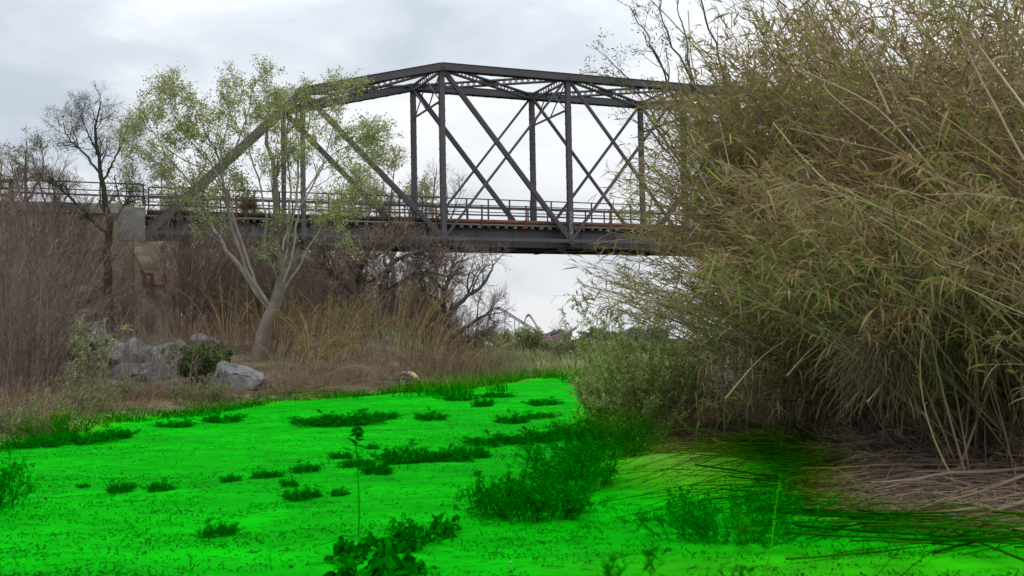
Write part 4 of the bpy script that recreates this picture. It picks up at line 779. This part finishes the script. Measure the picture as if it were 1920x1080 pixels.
# ------------------------------------------------------------------ the giant reed thicket on the right
def cane_to(root, tgt, bulge, k=12):
    mid = (root + tgt) / 2 + ZZ * bulge[:, None] + rng.normal(size=root.shape) * .28
    t = np.linspace(0, 1, k)[None, :, None]
    return root[:, None] * (1 - t) ** 2 + 2 * mid[:, None] * t * (1 - t) + tgt[:, None] * t ** 2
def giant(label, root, zone, n, nl, LL, lw, tones, dep, tk=.014, rs=.6, bul=(.1, .9), leaf0=.3, ct=(.2, 1.), dro=(.0, .55), side=4):
    """a clump whose canes radiate from root to points spread through a volume"""
    t = thing('giant_reed_clump', label, 'reeds', root, 'giant reed clumps of the right bank')
    n = int(n * 2.0); nl = int(nl * 1.15); lw = lw * .88; LL = (LL[0] * .75, LL[1] * .78)
    R0 = root + rng.normal(size=(n, 3)) * np.array([rs, rs, .05]); bad = (sdist(R0[:, 0], R0[:, 1]) < .9) | (R0[:, 1] < 9.6); R0[bad, :2] = root[:2] + rng.normal(size=(bad.sum(), 2)) * .25; R0[:, 2] = height(R0[:, 0], R0[:, 1]) - .05
    zx = rng.uniform(0, 1, n); zy = rng.uniform(0, 1, n); x0, x1, y0, y1 = zone
    px = x0 + (x1 - x0) * zx; py = y0 + (y1 - y0) * zy; dd = rng.uniform(*dep, n)
    Tg = CAM + dd[:, None] * (FW + RT * ((px - 960) / F_PX)[:, None] - UP * ((py - 540) / F_PX)[:, None])
    L_ = np.linalg.norm(Tg - R0, axis=1); Q = cane_to(R0, Tg, rng.uniform(*bul, n) * L_ * .28)
    n_ = n; Rr = tk * .78 * rng.uniform(.6, 1.25, n)[:, None] * np.linspace(1, .35, 12)[None]; g = G(); g.tubes(Q, Rr, 5, tn(n, *ct)); cn_o = g.build('canes', M['cane'], t)
    if side:
        S2 = spawn(Q, Rr, side, .45, .98, .45, 1.1, 6, .45, .05, .12, rmin=.003); g = G(); g.tubes(*S2, 3, tn(len(S2[0]), *ct)); g.build('side_shoots', M['cane'], cn_o, origin=root)
        p2_, d2 = sample(S2[0], nl // 2, .2, 1.)
    p1_, d1 = sample(Q, nl - (nl // 2 if side else 0), leaf0, 1.)
    pp_ = np.concatenate([p1_, p2_]) if side else p1_; dr = np.concatenate([d1, d2]) if side else d1; m = len(pp_)
    d = unit(dr * rng.uniform(.2, 1.1, m)[:, None] + rng.normal(size=(m, 3)) * .6); cl = vnoise(pp_[:, 0] * 1.7 + pp_[:, 1], pp_[:, 2] * 1.7, .8, 3)
    c2 = vnoise(pp_[:, 0] * 1.3 + pp_[:, 1] * .7 + 9, pp_[:, 2] * 1.3 + pp_[:, 1] * .4, .42, 13)
    br = tn(m) < .26 + .70 * sstep(.32, .62, c2) + (.5 - np.clip(np.mean(tones), 0, 1)) * .8
    to = np.where(br, tn(m, .0, .42), np.clip(tn(m, .48, 1.), 0, max(.6, tones[1])))
    g = G(); g.blades(pp_, d, rng.uniform(*LL, m), rng.uniform(.5, 1.2, m) * lw, rng.uniform(*dro, m), to, 4); g.build('leaves', M['reed_leaf'], t); return t
def rp(x, y): return np.array([x, y, hz(x, y)])
giant('reed clump farthest right, its dense leaves filling the upper right corner', rp(7.6, 12.0), (1650, 2080, -80, 420), 120, 9500, (.16, .42), .026, (.05, .95), (9.5, 13), rs=.9)
giant('reed clump whose olive leaves fill the top right centre', rp(7.0, 13.6), (1430, 1800, -90, 330), 130, 9500, (.16, .42), .026, (.12, 1.), (11, 16))
giant('reed clump with green tufts against the sky above the right bridge end', rp(6.6, 16), (1330, 1560, -40, 260), 80, 6000, (.15, .36), .025, (.25, 1.), (13, 18), leaf0=.45)
giant('reed clump spreading level tufts towards the bridge railing', rp(6.6, 17.5), (1190, 1450, 170, 350), 60, 4800, (.16, .38), .020, (.2, 1.), (14, 18.5), leaf0=.5)
giant('reed clump with brownish leaves over the right bridge end', rp(6.4, 16.5), (1130, 1450, 320, 470), 70, 4600, (.14, .34), .018, (.05, .85), (13, 18), leaf0=.45)
giant('reed clump with low level tufts reaching left below the bridge', rp(6.2, 15.5), (1080, 1400, 470, 590), 66, 4600, (.14, .34), .018, (.1, 1.), (12, 17), leaf0=.45, bul=(.0, .4))
giant('reed clump with bright green blades in the middle of the thicket', rp(6.2, 13.5), (1300, 1600, 300, 560), 90, 6500, (.2, .5), .024, (.1, 1.), (10.5, 14.5))
giant('reed clump with tan drooping blades above the hollow', rp(6.2, 12.2), (1450, 1820, 340, 540), 90, 6500, (.16, .38), .020, (.02, .8), (9, 12.5), dro=(.3, 1.0), rs=1.4, bul=(-.3, .9))
giant('dark reed clump at the right edge above the fallen canes', rp(6.6, 11.4), (1720, 2080, 330, 560), 90, 6500, (.18, .42), .021, (.0, .75), (8.6, 12), dro=(.3, 1.0), rs=1.4, bul=(-.3, .9))
giant('brown dry reed clump closing the hollow from behind', rp(7.6, 19), (1250, 1750, 440, 700), 130, 6000, (.2, .5), .024, (.0, .45), (15, 20), dro=(.2, 1.))
giant('brown reed clump behind the green clumps at the right', rp(9.6, 19), (1500, 2100, 0, 600), 170, 12000, (.3, .6), .034, (.05, .7), (15, 22))
giant('reed clump thickening the green edge over the right end of the truss', rp(6.9, 16.8), (1270, 1480, 60, 330), 90, 6500, (.16, .40), .023, (.2, 1.), (13, 17.5), leaf0=.4)
giant('reed clump with thin tufts farthest left before the right end of the truss', rp(6.0, 17.4), (1200, 1360, 150, 330), 50, 3600, (.16, .40), .022, (.2, 1.), (14, 18), leaf0=.5)
giant('loose dead reed clump low in the hollow', rp(5.4, 15.2), (1300, 1600, 600, 760), 50, 1500, (.15, .4), .018, (.0, .3), (12, 15), dro=(.5, 1.6), ct=(0, .4))
# thicket of dead twigs inside the hollow
for i, (x, y, n_, h_, lb) in enumerate(((4.9, 16.6, 120, 1.9, 'tangle of dead brown twigs at the left of the hollow'), (5.9, 15.6, 130, 2.0, 'tangle of dead brown twigs in the middle of the hollow'), (6.2, 14.0, 120, 1.7, 'tangle of dead brown twigs at the right of the hollow'), (4.2, 18.5, 110, 2.3, 'tangle of dead twigs behind the green willow bush'), (7.6, 15.0, 120, 2.4, 'dark tangle of dead twigs deepest in the thicket'), (8.0, 12.4, 110, 2.0, 'dark tangle of dead twigs behind the fallen canes'), (5.0, 13.2, 90, .9, 'low tangle of rusty twigs in front of the hollow'), (3.7, 16.2, 80, .7, 'low rusty twigs at the foot of the willow bush'), (5.6, 12.0, 120, 1.3, 'mound of brown dead twigs left of the drooping sheaf'), (6.6, 11.0, 120, 1.2, 'mound of brown dead twigs behind the fallen canes at right'), (4.6, 14.4, 110, 1.1, 'mound of brown dead twigs behind the sandy mound'))):
    brush('twig_tangle', lb, 'dead twigs', rp(x, y), n_, h_ * .4, h_, 1.3, .008, 'twig_brown' if i % 2 else 'twig_grey', (7, 5), (.45, .25), group='tangles of dead twigs under the reeds', droop=1.3, bas=1.1, tl=(.0, .7), rmin=.003, leaf=(1500, .12, 'reed_leaf', 0, .25), leafw=.012)
# strong bare canes crossing the front of the thicket
CN = [([(1925, 500), (1760, 330), (1640, 200), (1510, 135)], 9.6, 'pale'), ([(1925, 480), (1700, 290), (1560, 180), (1545, 150)], 10.2, 'grey'), ([(1900, 415), (1700, 300), (1560, 260), (1480, 240)], 10.5, 'grey'),
      ([(1920, 300), (1840, 150), (1800, 60), (1780, -20)], 9.0, 'grey'), ([(1925, 205), (1860, 120), (1790, 20), (1770, -30)], 9.4, 'tan'), ([(1670, 215), (1640, 150), (1610, 90), (1590, -10)], 10.5, 'grey'),
      ([(1930, 730), (1780, 610), (1600, 520), (1460, 440), (1380, 340), (1350, 230)], 11.5, 'pale'), ([(1790, 610), (1650, 570), (1560, 520), (1470, 460), (1440, 400)], 11.0, 'white'), ([(1365, 742), (1440, 660), (1540, 610), (1650, 585)], 12.0, 'tan'),
      ([(1480, 700), (1540, 640), (1620, 610), (1700, 600)], 11.6, 'tan'), ([(1650, 420), (1560, 350), (1500, 290), (1450, 230)], 11.0, 'tan'), ([(1925, 620), (1800, 520), (1650, 430)], 9.8, 'tan'),
      ([(1370, 590), (1470, 575), (1560, 570)], 12.5, 'tan'), ([(1590, 760), (1625, 715), (1680, 640), (1730, 560)], 10.6, 'grey'), ([(1630, 750), (1680, 690), (1760, 600), (1850, 560)], 10.2, 'grey'), ([(1260, 775), (1300, 810), (1340, 850)], 13.4, 'pale'),
      ([(1380, 440), (1320, 340), (1290, 260)], 13.5, 'grey'), ([(1420, 420), (1340, 240), (1300, 130), (1290, 20)], 14, 'dark'), ([(1365, 200), (1320, 110), (1260, 40), (1200, -20)], 14.5, 'dark'), ([(1880, 460), (1790, 300), (1690, 160), (1560, 20)], 10.8, 'grey'), ([(1850, 430), (1700, 230), (1640, 60)], 11.2, 'tan')]
GCN = 'bare canes crossing the front of the reed thicket'
posn = ['crossing the upper middle of the thicket lowest of three', 'crossing the upper middle just above the pale one', 'bowing left under the two upper middle canes', 'rising steeply at the right edge', 'rising in the top right corner', 'standing up at the top centre of the thicket', 'sweeping from the lower right to the bridge end', 'lying over the middle of the thicket and ending in the air', 'rising in an arc over the left of the hollow', 'arching low inside the hollow', 'leaning at the left of the upper tufts', 'leaning at the right edge above the hollow', 'lying level above the hollow', 'leaning against the drooping mound from the left', 'leaning against the drooping mound from the right', 'leaning over the sandy mound', 'rising behind the level tufts', 'rising dark towards the sky left of the thicket', 'topmost, leaning out over the sky', 'second from the right among the tall leaning ones', 'third from the right among the tall leaning ones']
for (pts, d_, cn_), ps in zip(CN, posn):
    kp = [P(x, y, d_ + .5 * j) for j, (x, y) in enumerate(pts)]
    if pts[0][1] > 690 and pts[0][0] < 1900: dz_ = kp[1][2] - kp[0][2]; g0 = kp[0] + (kp[0] - kp[1]) * (min(.0, (kp[0][2] - hz(*kp[0][:2])) / dz_) if dz_ > .1 else 0); kp = ([g0] if dz_ > .1 else []) + kp
    q = catmull(kp, 16); q += rng.normal(size=q.shape) * .0015; g = G(); tone_ = {'pale': .62, 'grey': .42, 'tan': .72, 'white': .7, 'dark': .1}[cn_]
    g.tubes(q[None], np.linspace(.0105, .006, 16)[None] * (1 + .12 * (np.arange(16) % 3 == 0)), 6, tone_); tag(g.build('bare_cane', M['cane'], origin=q[0], smooth=True), f"{cn_} bare cane {ps}", 'cane', GCN)
# drooping mound of dead leaves
m0 = P(1675, 655, 10.6); t = thing('dead_reed_sheaf', 'drooping sheaf of dead reed leaves hanging over the fallen canes', 'dead reeds', m0); g = G(); n = 620
a = rng.uniform(0, 1, n) ** .8; b_ = np.stack([P(1770 - 120 * q, 575 + 60 * q, 10.9 - .5 * q) for q in a]) + rng.normal(size=(n, 3)) * .10
Ls = rng.uniform(.15, .85, n); tt_ = np.linspace(0, 1, 7)[None, :, None]; dv = unit(np.array([-.62, -.15, -.62]) + rng.normal(size=(n, 3)) * .45); Q = b_[:, None] + tt_ * dv[:, None] * Ls[:, None, None] - ZZ * (tt_ ** 2 * Ls[:, None, None] * .25) + rng.normal(size=(n, 7, 3)) * .02
g.tubes(Q, np.full((n, 7), .0026), 3, tn(n, .0, .8)); g.build('stalks', M['twig_brown'], t)
g = G(); n = 1500; p_ = b_[rng.integers(0, len(b_), n)] + rng.normal(size=(n, 3)) * .06; g.blades(p_, np.stack([rng.normal(-.5, .6, n), rng.normal(-.4, .5, n), rng.normal(.25, .5, n)], 1), rng.uniform(.08, .22, n), rng.uniform(.010, .018, n), rng.uniform(.2, 1.2, n), tn(n, .12, .42), 3); g.build('leaves', M['reed_leaf'], t)
# fallen canes covering the ground
GF = 'fallen canes lying across the right foreground'
FL = G(); n = 620
y_ = rng.uniform(8.0, 14.5, n); x_ = 2.7 + rng.uniform(0, 1, n) ** .8 * 5.2 - (y_ < 10) * 0; th = rng.normal(.12, .50, n); L_ = rng.uniform(.6, 2.8, n)
a = np.stack([x_, y_, np.zeros(n)], 1); tt_ = np.linspace(-.5, .5, 9)[None, :, None]; Q = a[:, None] + np.stack([np.cos(th), np.sin(th), 0 * th], 1)[:, None] * tt_ * L_[:, None, None]
Q[:, :, 1] += rng.normal(0, .12, n)[:, None] * (tt_[..., 0] * 2) ** 2; gz_ = height(Q[:, :, 0].ravel(), Q[:, :, 1].ravel()).reshape(n, 9)
lift = rng.uniform(.01, .28, n) ** 1.3; Q[:, :, 2] = gz_.max(1, keepdims=True) * .5 + gz_ * .5 + lift[:, None] + rng.normal(0, .05, n)[:, None] * tt_[..., 0] * 2
vis = (Q[:, :, 0].min(1) > 1.5); Q = Q[vis]; n = len(Q); order = np.argsort(-(1 / Q[:, 4, 1])); big = order[:150]; rest = order[150:]
where = ['on the sand', 'over the brown litter', 'near the green edge', 'under the drooping sheaf']
for j, i in enumerate(big):
    q = Q[i]; g = G(); r_ = random.choice((.005, .007, .008, .010, .012)); g.tubes(q[None], r_ * np.linspace(1, .5, 9)[None], 5, .2 + .6 * random.random())
    tag(g.build('fallen_cane', M['dead_cane'], origin=q[4]), 'thin dead reddish grey cane in the criss cross pile at lower right', 'cane', GF)
FL.tubes(Q[rest], rng.uniform(.004, .010, len(rest))[:, None] * np.linspace(1, .5, 9)[None], 4, tn(len(rest), .1, .8))
n = 2600; y_ = rng.uniform(7.9, 15, n); x_ = rng.uniform(2.3, 9, n); th = rng.normal(.0, .95, n); L_ = rng.uniform(.15, .8, n); a = np.stack([x_, y_, height(x_, y_) + rng.uniform(.005, .2, n)], 1); tt_ = np.linspace(0, 1, 5)[None, :, None]
Q2 = a[:, None] + np.stack([np.cos(th), np.sin(th), rng.normal(0, .12, n)], 1)[:, None] * tt_ * L_[:, None, None] + rng.normal(size=(n, 5, 3)) * .012; k = sdist(x_, y_) > -.5
FL.tubes(Q2[k], np.full((k.sum(), 5), .0032), 3, tn(k.sum(), .1, .9)); tag(FL.build('cane_litter', M['dead_cane']), 'criss cross litter of thin dead canes and twigs on the lower right bank', 'cane litter', kind='stuff')
for i, (pts, d_, r0, lb) in enumerate((([(1420, 955), (1560, 962), (1680, 965), (1800, 948), (1925, 915)], 9.4, .045, 'thick dark log like cane stretching along the lower right'), ([(1560, 1010), (1700, 960), (1830, 925), (1925, 890)], 9.2, .016, 'reddish brown branch rising to the right over the dark log'), ([(1660, 915), (1760, 890), (1850, 885), (1925, 878)], 9.9, .018, 'straight grey branch above the dark log'), ([(1740, 990), (1850, 962), (1925, 940)], 8.9, .02, 'peeling branch at the lower right corner'))):
    q = catmull([P(x, y, d_ + .1 * j) for j, (x, y) in enumerate(pts)], 18); g = G(); g.tubes(q[None], r0 * np.linspace(.6, 1.1, 18)[None], 8, [.05, .35, .5, .4][i]); tag(g.build('fallen_branch', M['dead_cane'], origin=q[0], smooth=True), lb, 'branch')
# green-stained fan of thin stems trailing from the thicket into the bed
t = thing('trailing_stems', 'fan of fine green stained stems trailing over the sandy mound', 'stems', rp(4.2, 12.5)); n = 300; g = G(); th = rng.normal(3.3, .8, n); L_ = rng.uniform(.7, 2.6, n)
a = np.stack([rng.uniform(3.1, 5.0, n), rng.uniform(8.8, 14.6, n), np.zeros(n)], 1); tt_ = np.linspace(0, 1, 8)[None, :, None]; Q = a[:, None] + np.stack([np.cos(th), np.sin(th), 0 * th], 1)[:, None] * tt_ * L_[:, None, None]
Q[:, :, 1] += (rng.normal(0, .25, n)[:, None] * tt_[..., 0] ** 2); Q[:, :, 2] = height(Q[:, :, 0].ravel(), Q[:, :, 1].ravel()).reshape(n, 8) + .02 + rng.uniform(0, .30, n)[:, None] * np.sin(tt_[..., 0] * 3.0); g.tubes(Q, np.full((n, 8), .0036), 3, tn(n, .1, .9)); g.build('stems', M['dead_cane'], t)

# tall willow stems against the sky and willow bush below
wl = [st([(1420, 640), (1360, 420), (1290, 250), (1240, 130), (1205, 60)], 17, .03, .006), st([(1440, 640), (1350, 380), (1270, 200), (1225, 90), (1180, 10)], 17.5, .03, .006), st([(1430, 640), (1380, 380), (1300, 160), (1250, 60), (1230, -30)], 16.5, .03, .006), st([(1400, 600), (1290, 330), (1200, 180), (1130, 100)], 17, .025, .004), st([(1400, 500), (1300, 260), (1180, 160), (1085, 130)], 17.2, .02, .004),
      st([(1440, 640), (1400, 350), (1360, 150), (1320, 20), (1310, -40)], 16.8, .03, .008), st([(1380, 500), (1280, 320), (1210, 240), (1140, 215)], 17, .02, .004), st([(1420, 560), (1330, 260), (1280, 60), (1270, -40)], 17.3, .025, .006)]
tree('willow_tree', 'slender willow stems with sparse leaves reaching into the sky above the right bridge end', 'tree', gp(1430, 17), wl, [dict(nc=7, t0=.35, t1=1, ang=.4, length=.8, k=5, rf=.5, up=.3, wig=.12, rmin=.003), dict(nc=3, t0=.2, t1=1, ang=.5, length=.32, k=4, rf=.6, up=.2, wig=.15, rmin=.002)],
     [(1500, .07, .016, .0, .6, 1, .5)], 'bark_dark', 'leaf_green', twigmat='twig_grey')
for i, (px, d_, h_, n_, nl, lb) in enumerate(((1205, 16.6, 2.3, 46, 6500, 'tall green willow bush at the right edge of the bed'), (1170, 17.6, 1.25, 50, 6500, 'lower green bush left of the willow bush, its foot stained green'), (1250, 17.3, 1.5, 30, 3600, 'olive bush right of the willow bush against the hollow'), (1130, 21, 1.35, 40, 4500, 'slim green bush farther back at the right bed edge'), (1150, 28, 2.1, 40, 4200, 'feathery green bush beside the far grass'))):
    brush('green_bush', lb, 'bush', gp(px, d_), n_, h_ * .6, h_, .20, .006, 'leaf_willow', (5, 3), (.26, .16), (int(nl * .95), .075, 'leaf_willow', .35, 1.), group='green bushes at the right bed edge', bas=.35, leafw=.024, rmin=.002)

# ------------------------------------------------------------------ plants standing in the bed
GW = 'small weeds standing in the green riverbed'
def weed(label, base, n, h0, h1, spread, nl, ls, lw, m_='weed_leaf', tones=(.0, .6), bas=.1, nc=(4, 3)):
    return brush('weed', label, 'weed', base, n, h0, h1, spread, .0035, 'leaf_dark', nc, (.4, .25), (nl, ls, m_, *tones), group=GW, bas=bas, leafw=lw, rmin=.0018)
def gnd(px, py):
    w_ = FW + RT * (px - 960) / F_PX - UP * (py - 540) / F_PX; q = CAM + w_ * (-1.6 / w_[2]); q[2] = hz(q[0], q[1]); return q
W0 = weed('bushy round weed right of the tall stalk', gnd(707, 892), 34, .10, .26, .8, 2400, .024, .008, nc=(6, 4), tones=(.0, .75))
WD = [(573, 890, .9, 'round weed left of the tall stalk with leafy top'), (668, 880, 1.05, 'weed directly behind the tall stalk'), (640, 855, .9, 'small upright weed behind and left of the stalk'), (698, 838, .55, 'small weed farthest back right of the stalk top'), (755, 872, 1.5, 'bushier weed second right of the tall stalk'),
      (810, 866, 1., 'weed left of the wide low weed patch'), (845, 868, 1.5, 'wide low weed in the middle of the bed'), (885, 856, 1.3, 'weed right of the wide low weed'), (225, 928, .8, 'small weed at the left, paired with another to its right'), (300, 926, .7, 'small weed at the left, right one of the pair'), (155, 912, .35, 'tiny tuft farthest left in the bed'),
      (435, 905, .6, 'tiny weed left of centre'), (492, 900, .6, 'low tuft left of the round weed'), (517, 898, .5, 'low tuft touching the round weed side'), (542, 914, .55, 'upright tuft below the round weed'), (560, 938, .8, 'sparse weed below the round weed'), (585, 932, .6, 'sparse tuft between round weed and stalk'), (636, 930, .5, 'tiny tuft left of the stalk foot'),
      (410, 998, .8, 'sparse dark weed in the lower left bed'), (345, 772, .5, 'tiny dark tuft by the left bank'), (920, 830, 2.1, 'wide weed left of the bushes at the right bed edge'), (985, 825, 2.4, 'larger weed among the right bed edge bushes'), (1040, 820, 2.6, 'tall weed nearest the willow bush'), (1090, 815, 2.6, 'weed under the slim green bush'), (905, 760, 1.4, 'small weed far up the bed at centre'), (805, 785, 1.6, 'twiggy sapling like weed far up the bed'),
      (600, 795, 3.0, 'dark weed patch left end near the far bank'), (650, 795, 3.2, 'dark weed patch middle near the far bank'), (705, 785, 2.4, 'dark weed patch right end near the far bank'), (420, 788, 2.4, 'weed patch below the lowest boulder'), (330, 797, 2.0, 'weed patch on the bed edge at left'), (150, 830, 2.6, 'weed patch on the left bed edge below the sandy patch'), (60, 838, 2.2, 'weed patch by the left picture edge'), (215, 822, 1.6, 'small weed patch right below the sandy patch'), (960, 790, 1.6, 'weed tuft far up right of centre'), (1010, 780, 1.8, 'weed tuft far up below the grass'),
      (930, 745, 2.4, 'grassy weed at the far bed end left'), (860, 752, 2.4, 'grassy weed at the far bed end beside brown bank'), (1020, 757, 2.2, 'grassy weed at the far bed end right')]
for px, py, s_, lb in WD:
    copy_tree(W0, gnd(px, py), random.uniform(0, 6.28), (s_ * .95, s_ * .95, s_ * (random.uniform(.7, 1.) if s_ < 1.7 else .42)), lb, GW)
brush('low_shrub', 'broad fine leaved shrub in the middle foreground of the bed', 'shrub', gnd(1000, 968) + np.array([0, .25, 0]), 130, .22, .46, .75, .004, 'leaf_dark', (6, 4), (.35, .2), (9000, .035, 'leaf_green', .0, .9), bas=.42, leafw=.013, rmin=.0018)
brush('low_shrub', 'fine leaved shrub behind and right of the broad one', 'shrub', gnd(1080, 925) + np.array([0, .3, 0]), 70, .28, .6, .6, .004, 'leaf_dark', (6, 4), (.35, .2), (5200, .035, 'leaf_green', .0, .9), bas=.35, leafw=.013, rmin=.0018)
brush('low_shrub', 'tangled fine shrub at the right of the sandy mound foot', 'shrub', gnd(1360, 1000), 70, .2, .5, .9, .004, 'leaf_dark', (6, 4), (.4, .25), (4500, .03, 'leaf_green', .0, .9), bas=.55, leafw=.01, rmin=.0018)
brush('low_shrub', 'fine shrub on the right bed edge under the willow bush', 'shrub', gnd(1130, 870), 90, .35, .8, .6, .004, 'leaf_dark', (6, 4), (.35, .2), (5000, .04, 'leaf_green', .0, .8), bas=.45, leafw=.014, rmin=.0018)
brush('low_shrub', 'dark feathery shrub cut by the left picture edge in the bed', 'shrub', gnd(-40, 960), 60, .3, .6, .6, .004, 'leaf_dark', (6, 4), (.35, .2), (2500, .04, 'leaf_dark', .0, .8), bas=.4, leafw=.012, rmin=.0018)
# tall stalk
b_ = gnd(672, 1000); t = thing('tall_weed', 'single tall thin stalk with a leafy top in the middle of the bed', 'weed', b_); g = G()
q = catmull([b_, b_ + np.array([.01, 0, .25]), b_ + np.array([0, 0, .55]), b_ + np.array([-.012, 0, .80]), b_ + np.array([-.01, 0, .93])], 16); g.tubes(q[None], np.linspace(.006, .003, 16)[None], 6, .6); g.build('stem', M['weed_leaf'], t)
g = G(); n = 26; k = rng.uniform(.74, 1., n); p_ = b_ + ZZ * (k * .93)[:, None]; th = rng.uniform(0, 6.28, n); g.blades(p_, np.stack([np.cos(th), np.sin(th), rng.uniform(-.1, .7, n)], 1), rng.uniform(.06, .11, n), rng.uniform(.03, .045, n), rng.uniform(0, .6, n), tn(n, .1, .5), 4)
n = 34; k = rng.uniform(.1, .74, n); p_ = b_ + ZZ * (k * .93)[:, None]; th = rng.uniform(0, 6.28, n); g.blades(p_, np.stack([np.cos(th), np.sin(th), rng.uniform(-.1, .7, n)], 1), rng.uniform(.015, .04, n), rng.uniform(.008, .014, n), rng.uniform(0, .6, n), tn(n, .1, .5), 3); g.build('leaves', M['weed_leaf'], t)
# broad leaved plants in front
def broad(label, px, py, rad, n_, nlf, ls, hh, name='leafy_plant', tones=(.0, .75)):
    rad *= 1.35; nlf = int(nlf * 1.5); hh *= 1.35
    b_ = gnd(px, py); t = thing(name, label, 'plant', b_, 'leafy plants in the foreground of the bed'); o, r_ = fan(b_, n_, hh * .6, hh * 1.2, 1.1, 6, .005, .9, rad * .6); g = G(); g.tubes(o, r_, 4, tn(n_, .2, .7)); g.build('stems', M['weed_leaf'], t)
    p_, dr = sample(o, nlf, .3, 1.); n = nlf; g = G(); d = unit(rng.normal(size=(n, 3)) * np.array([1, 1, .6])); L_ = rng.uniform(.5, 1.2, n) * ls
    g.blades(p_, d, L_, L_ * rng.uniform(.42, .62, n), rng.uniform(.2, 1.1, n), tn(n, *tones), 5); g.build('leaves', M['leaf_dark' if tones[1] < .8 else 'weed_leaf'], t); return t
broad('leafy dark plant at the right end of the foreground clump', 800, 1000, .22, 30, 420, .065, .20)
broad('leafy dark plant in the middle of the foreground clump', 745, 1022, .22, 34, 420, .075, .17)
broad('leafy plant with drooping broad leaves at the stalk foot', 680, 1035, .20, 26, 260, .09, .14)
broad('low leafy plant at the left end of the foreground clump', 625, 1052, .22, 20, 200, .06, .09)
broad('pale leaved plant on the ridge behind the foreground clump', 760, 990, .16, 20, 160, .045, .14, tones=(.5, 1.))
broad('large leaved plant at the bottom edge left of centre', 690, 1085, .20, 24, 170, .14, .16)
broad('large leaved plant spreading long leaves at the bottom edge', 740, 1072, .18, 20, 130, .13, .14)
# feathery plants close to the lens
for x, y, h_, lb in ((.34, 2.9, 1.12, 'blurred tall feathery weed closest to the camera'), (.22, 3.1, 1.0, 'blurred feathery weed left of the closest one')):
    b_ = np.array([x, y, hz(x, y)]); brush('feathery_weed', lb, 'weed', b_, 4, h_ * .75, h_ * 1.0, .07, .004, 'weed_leaf', (5, 4), (.16, .09), (700, .045, 'weed_leaf', .1, .6), bas=.05, leafw=.010, rmin=.0012, tl=(.3, .7))
# pale dry stalk
b_ = gnd(1430, 1078); g = G(); q = catmull([b_, b_ + np.array([.06, 0, .18]), b_ + np.array([.10, .02, .42]), b_ + np.array([.13, 0, .62])], 12); g.tubes(q[None], np.linspace(.005, .002, 12)[None], 5, .9)
n = 60; p_, dr = sample(q[None], n, .4, 1.); g.leaves(p_, .02, .008, .95, up=.8); tag(g.build('dry_stalk', M['cane'], origin=b_), 'thin pale yellow stalk standing at the bottom right of the mound', 'stalk')
# pale stones on the mound foot
for i, (px, py, s_, lb) in enumerate(((1003, 948, .035, 'small pale stone in the broad shrub'), (957, 1050, .012, 'white pebble at the bottom of the bed'), (1095, 935, .03, 'pale pebble at the shrub right end'))):
    o = boulder(gnd(px, py) + ZZ * s_ * .5, s_, s_ * .8, s_ * .7, lb, 0, 40 + i, 1.); o.name = 'stone'; o['category'] = 'stone'; del o['group']
for o in bpy.data.objects:
    if '_w' in o: del o['_w']
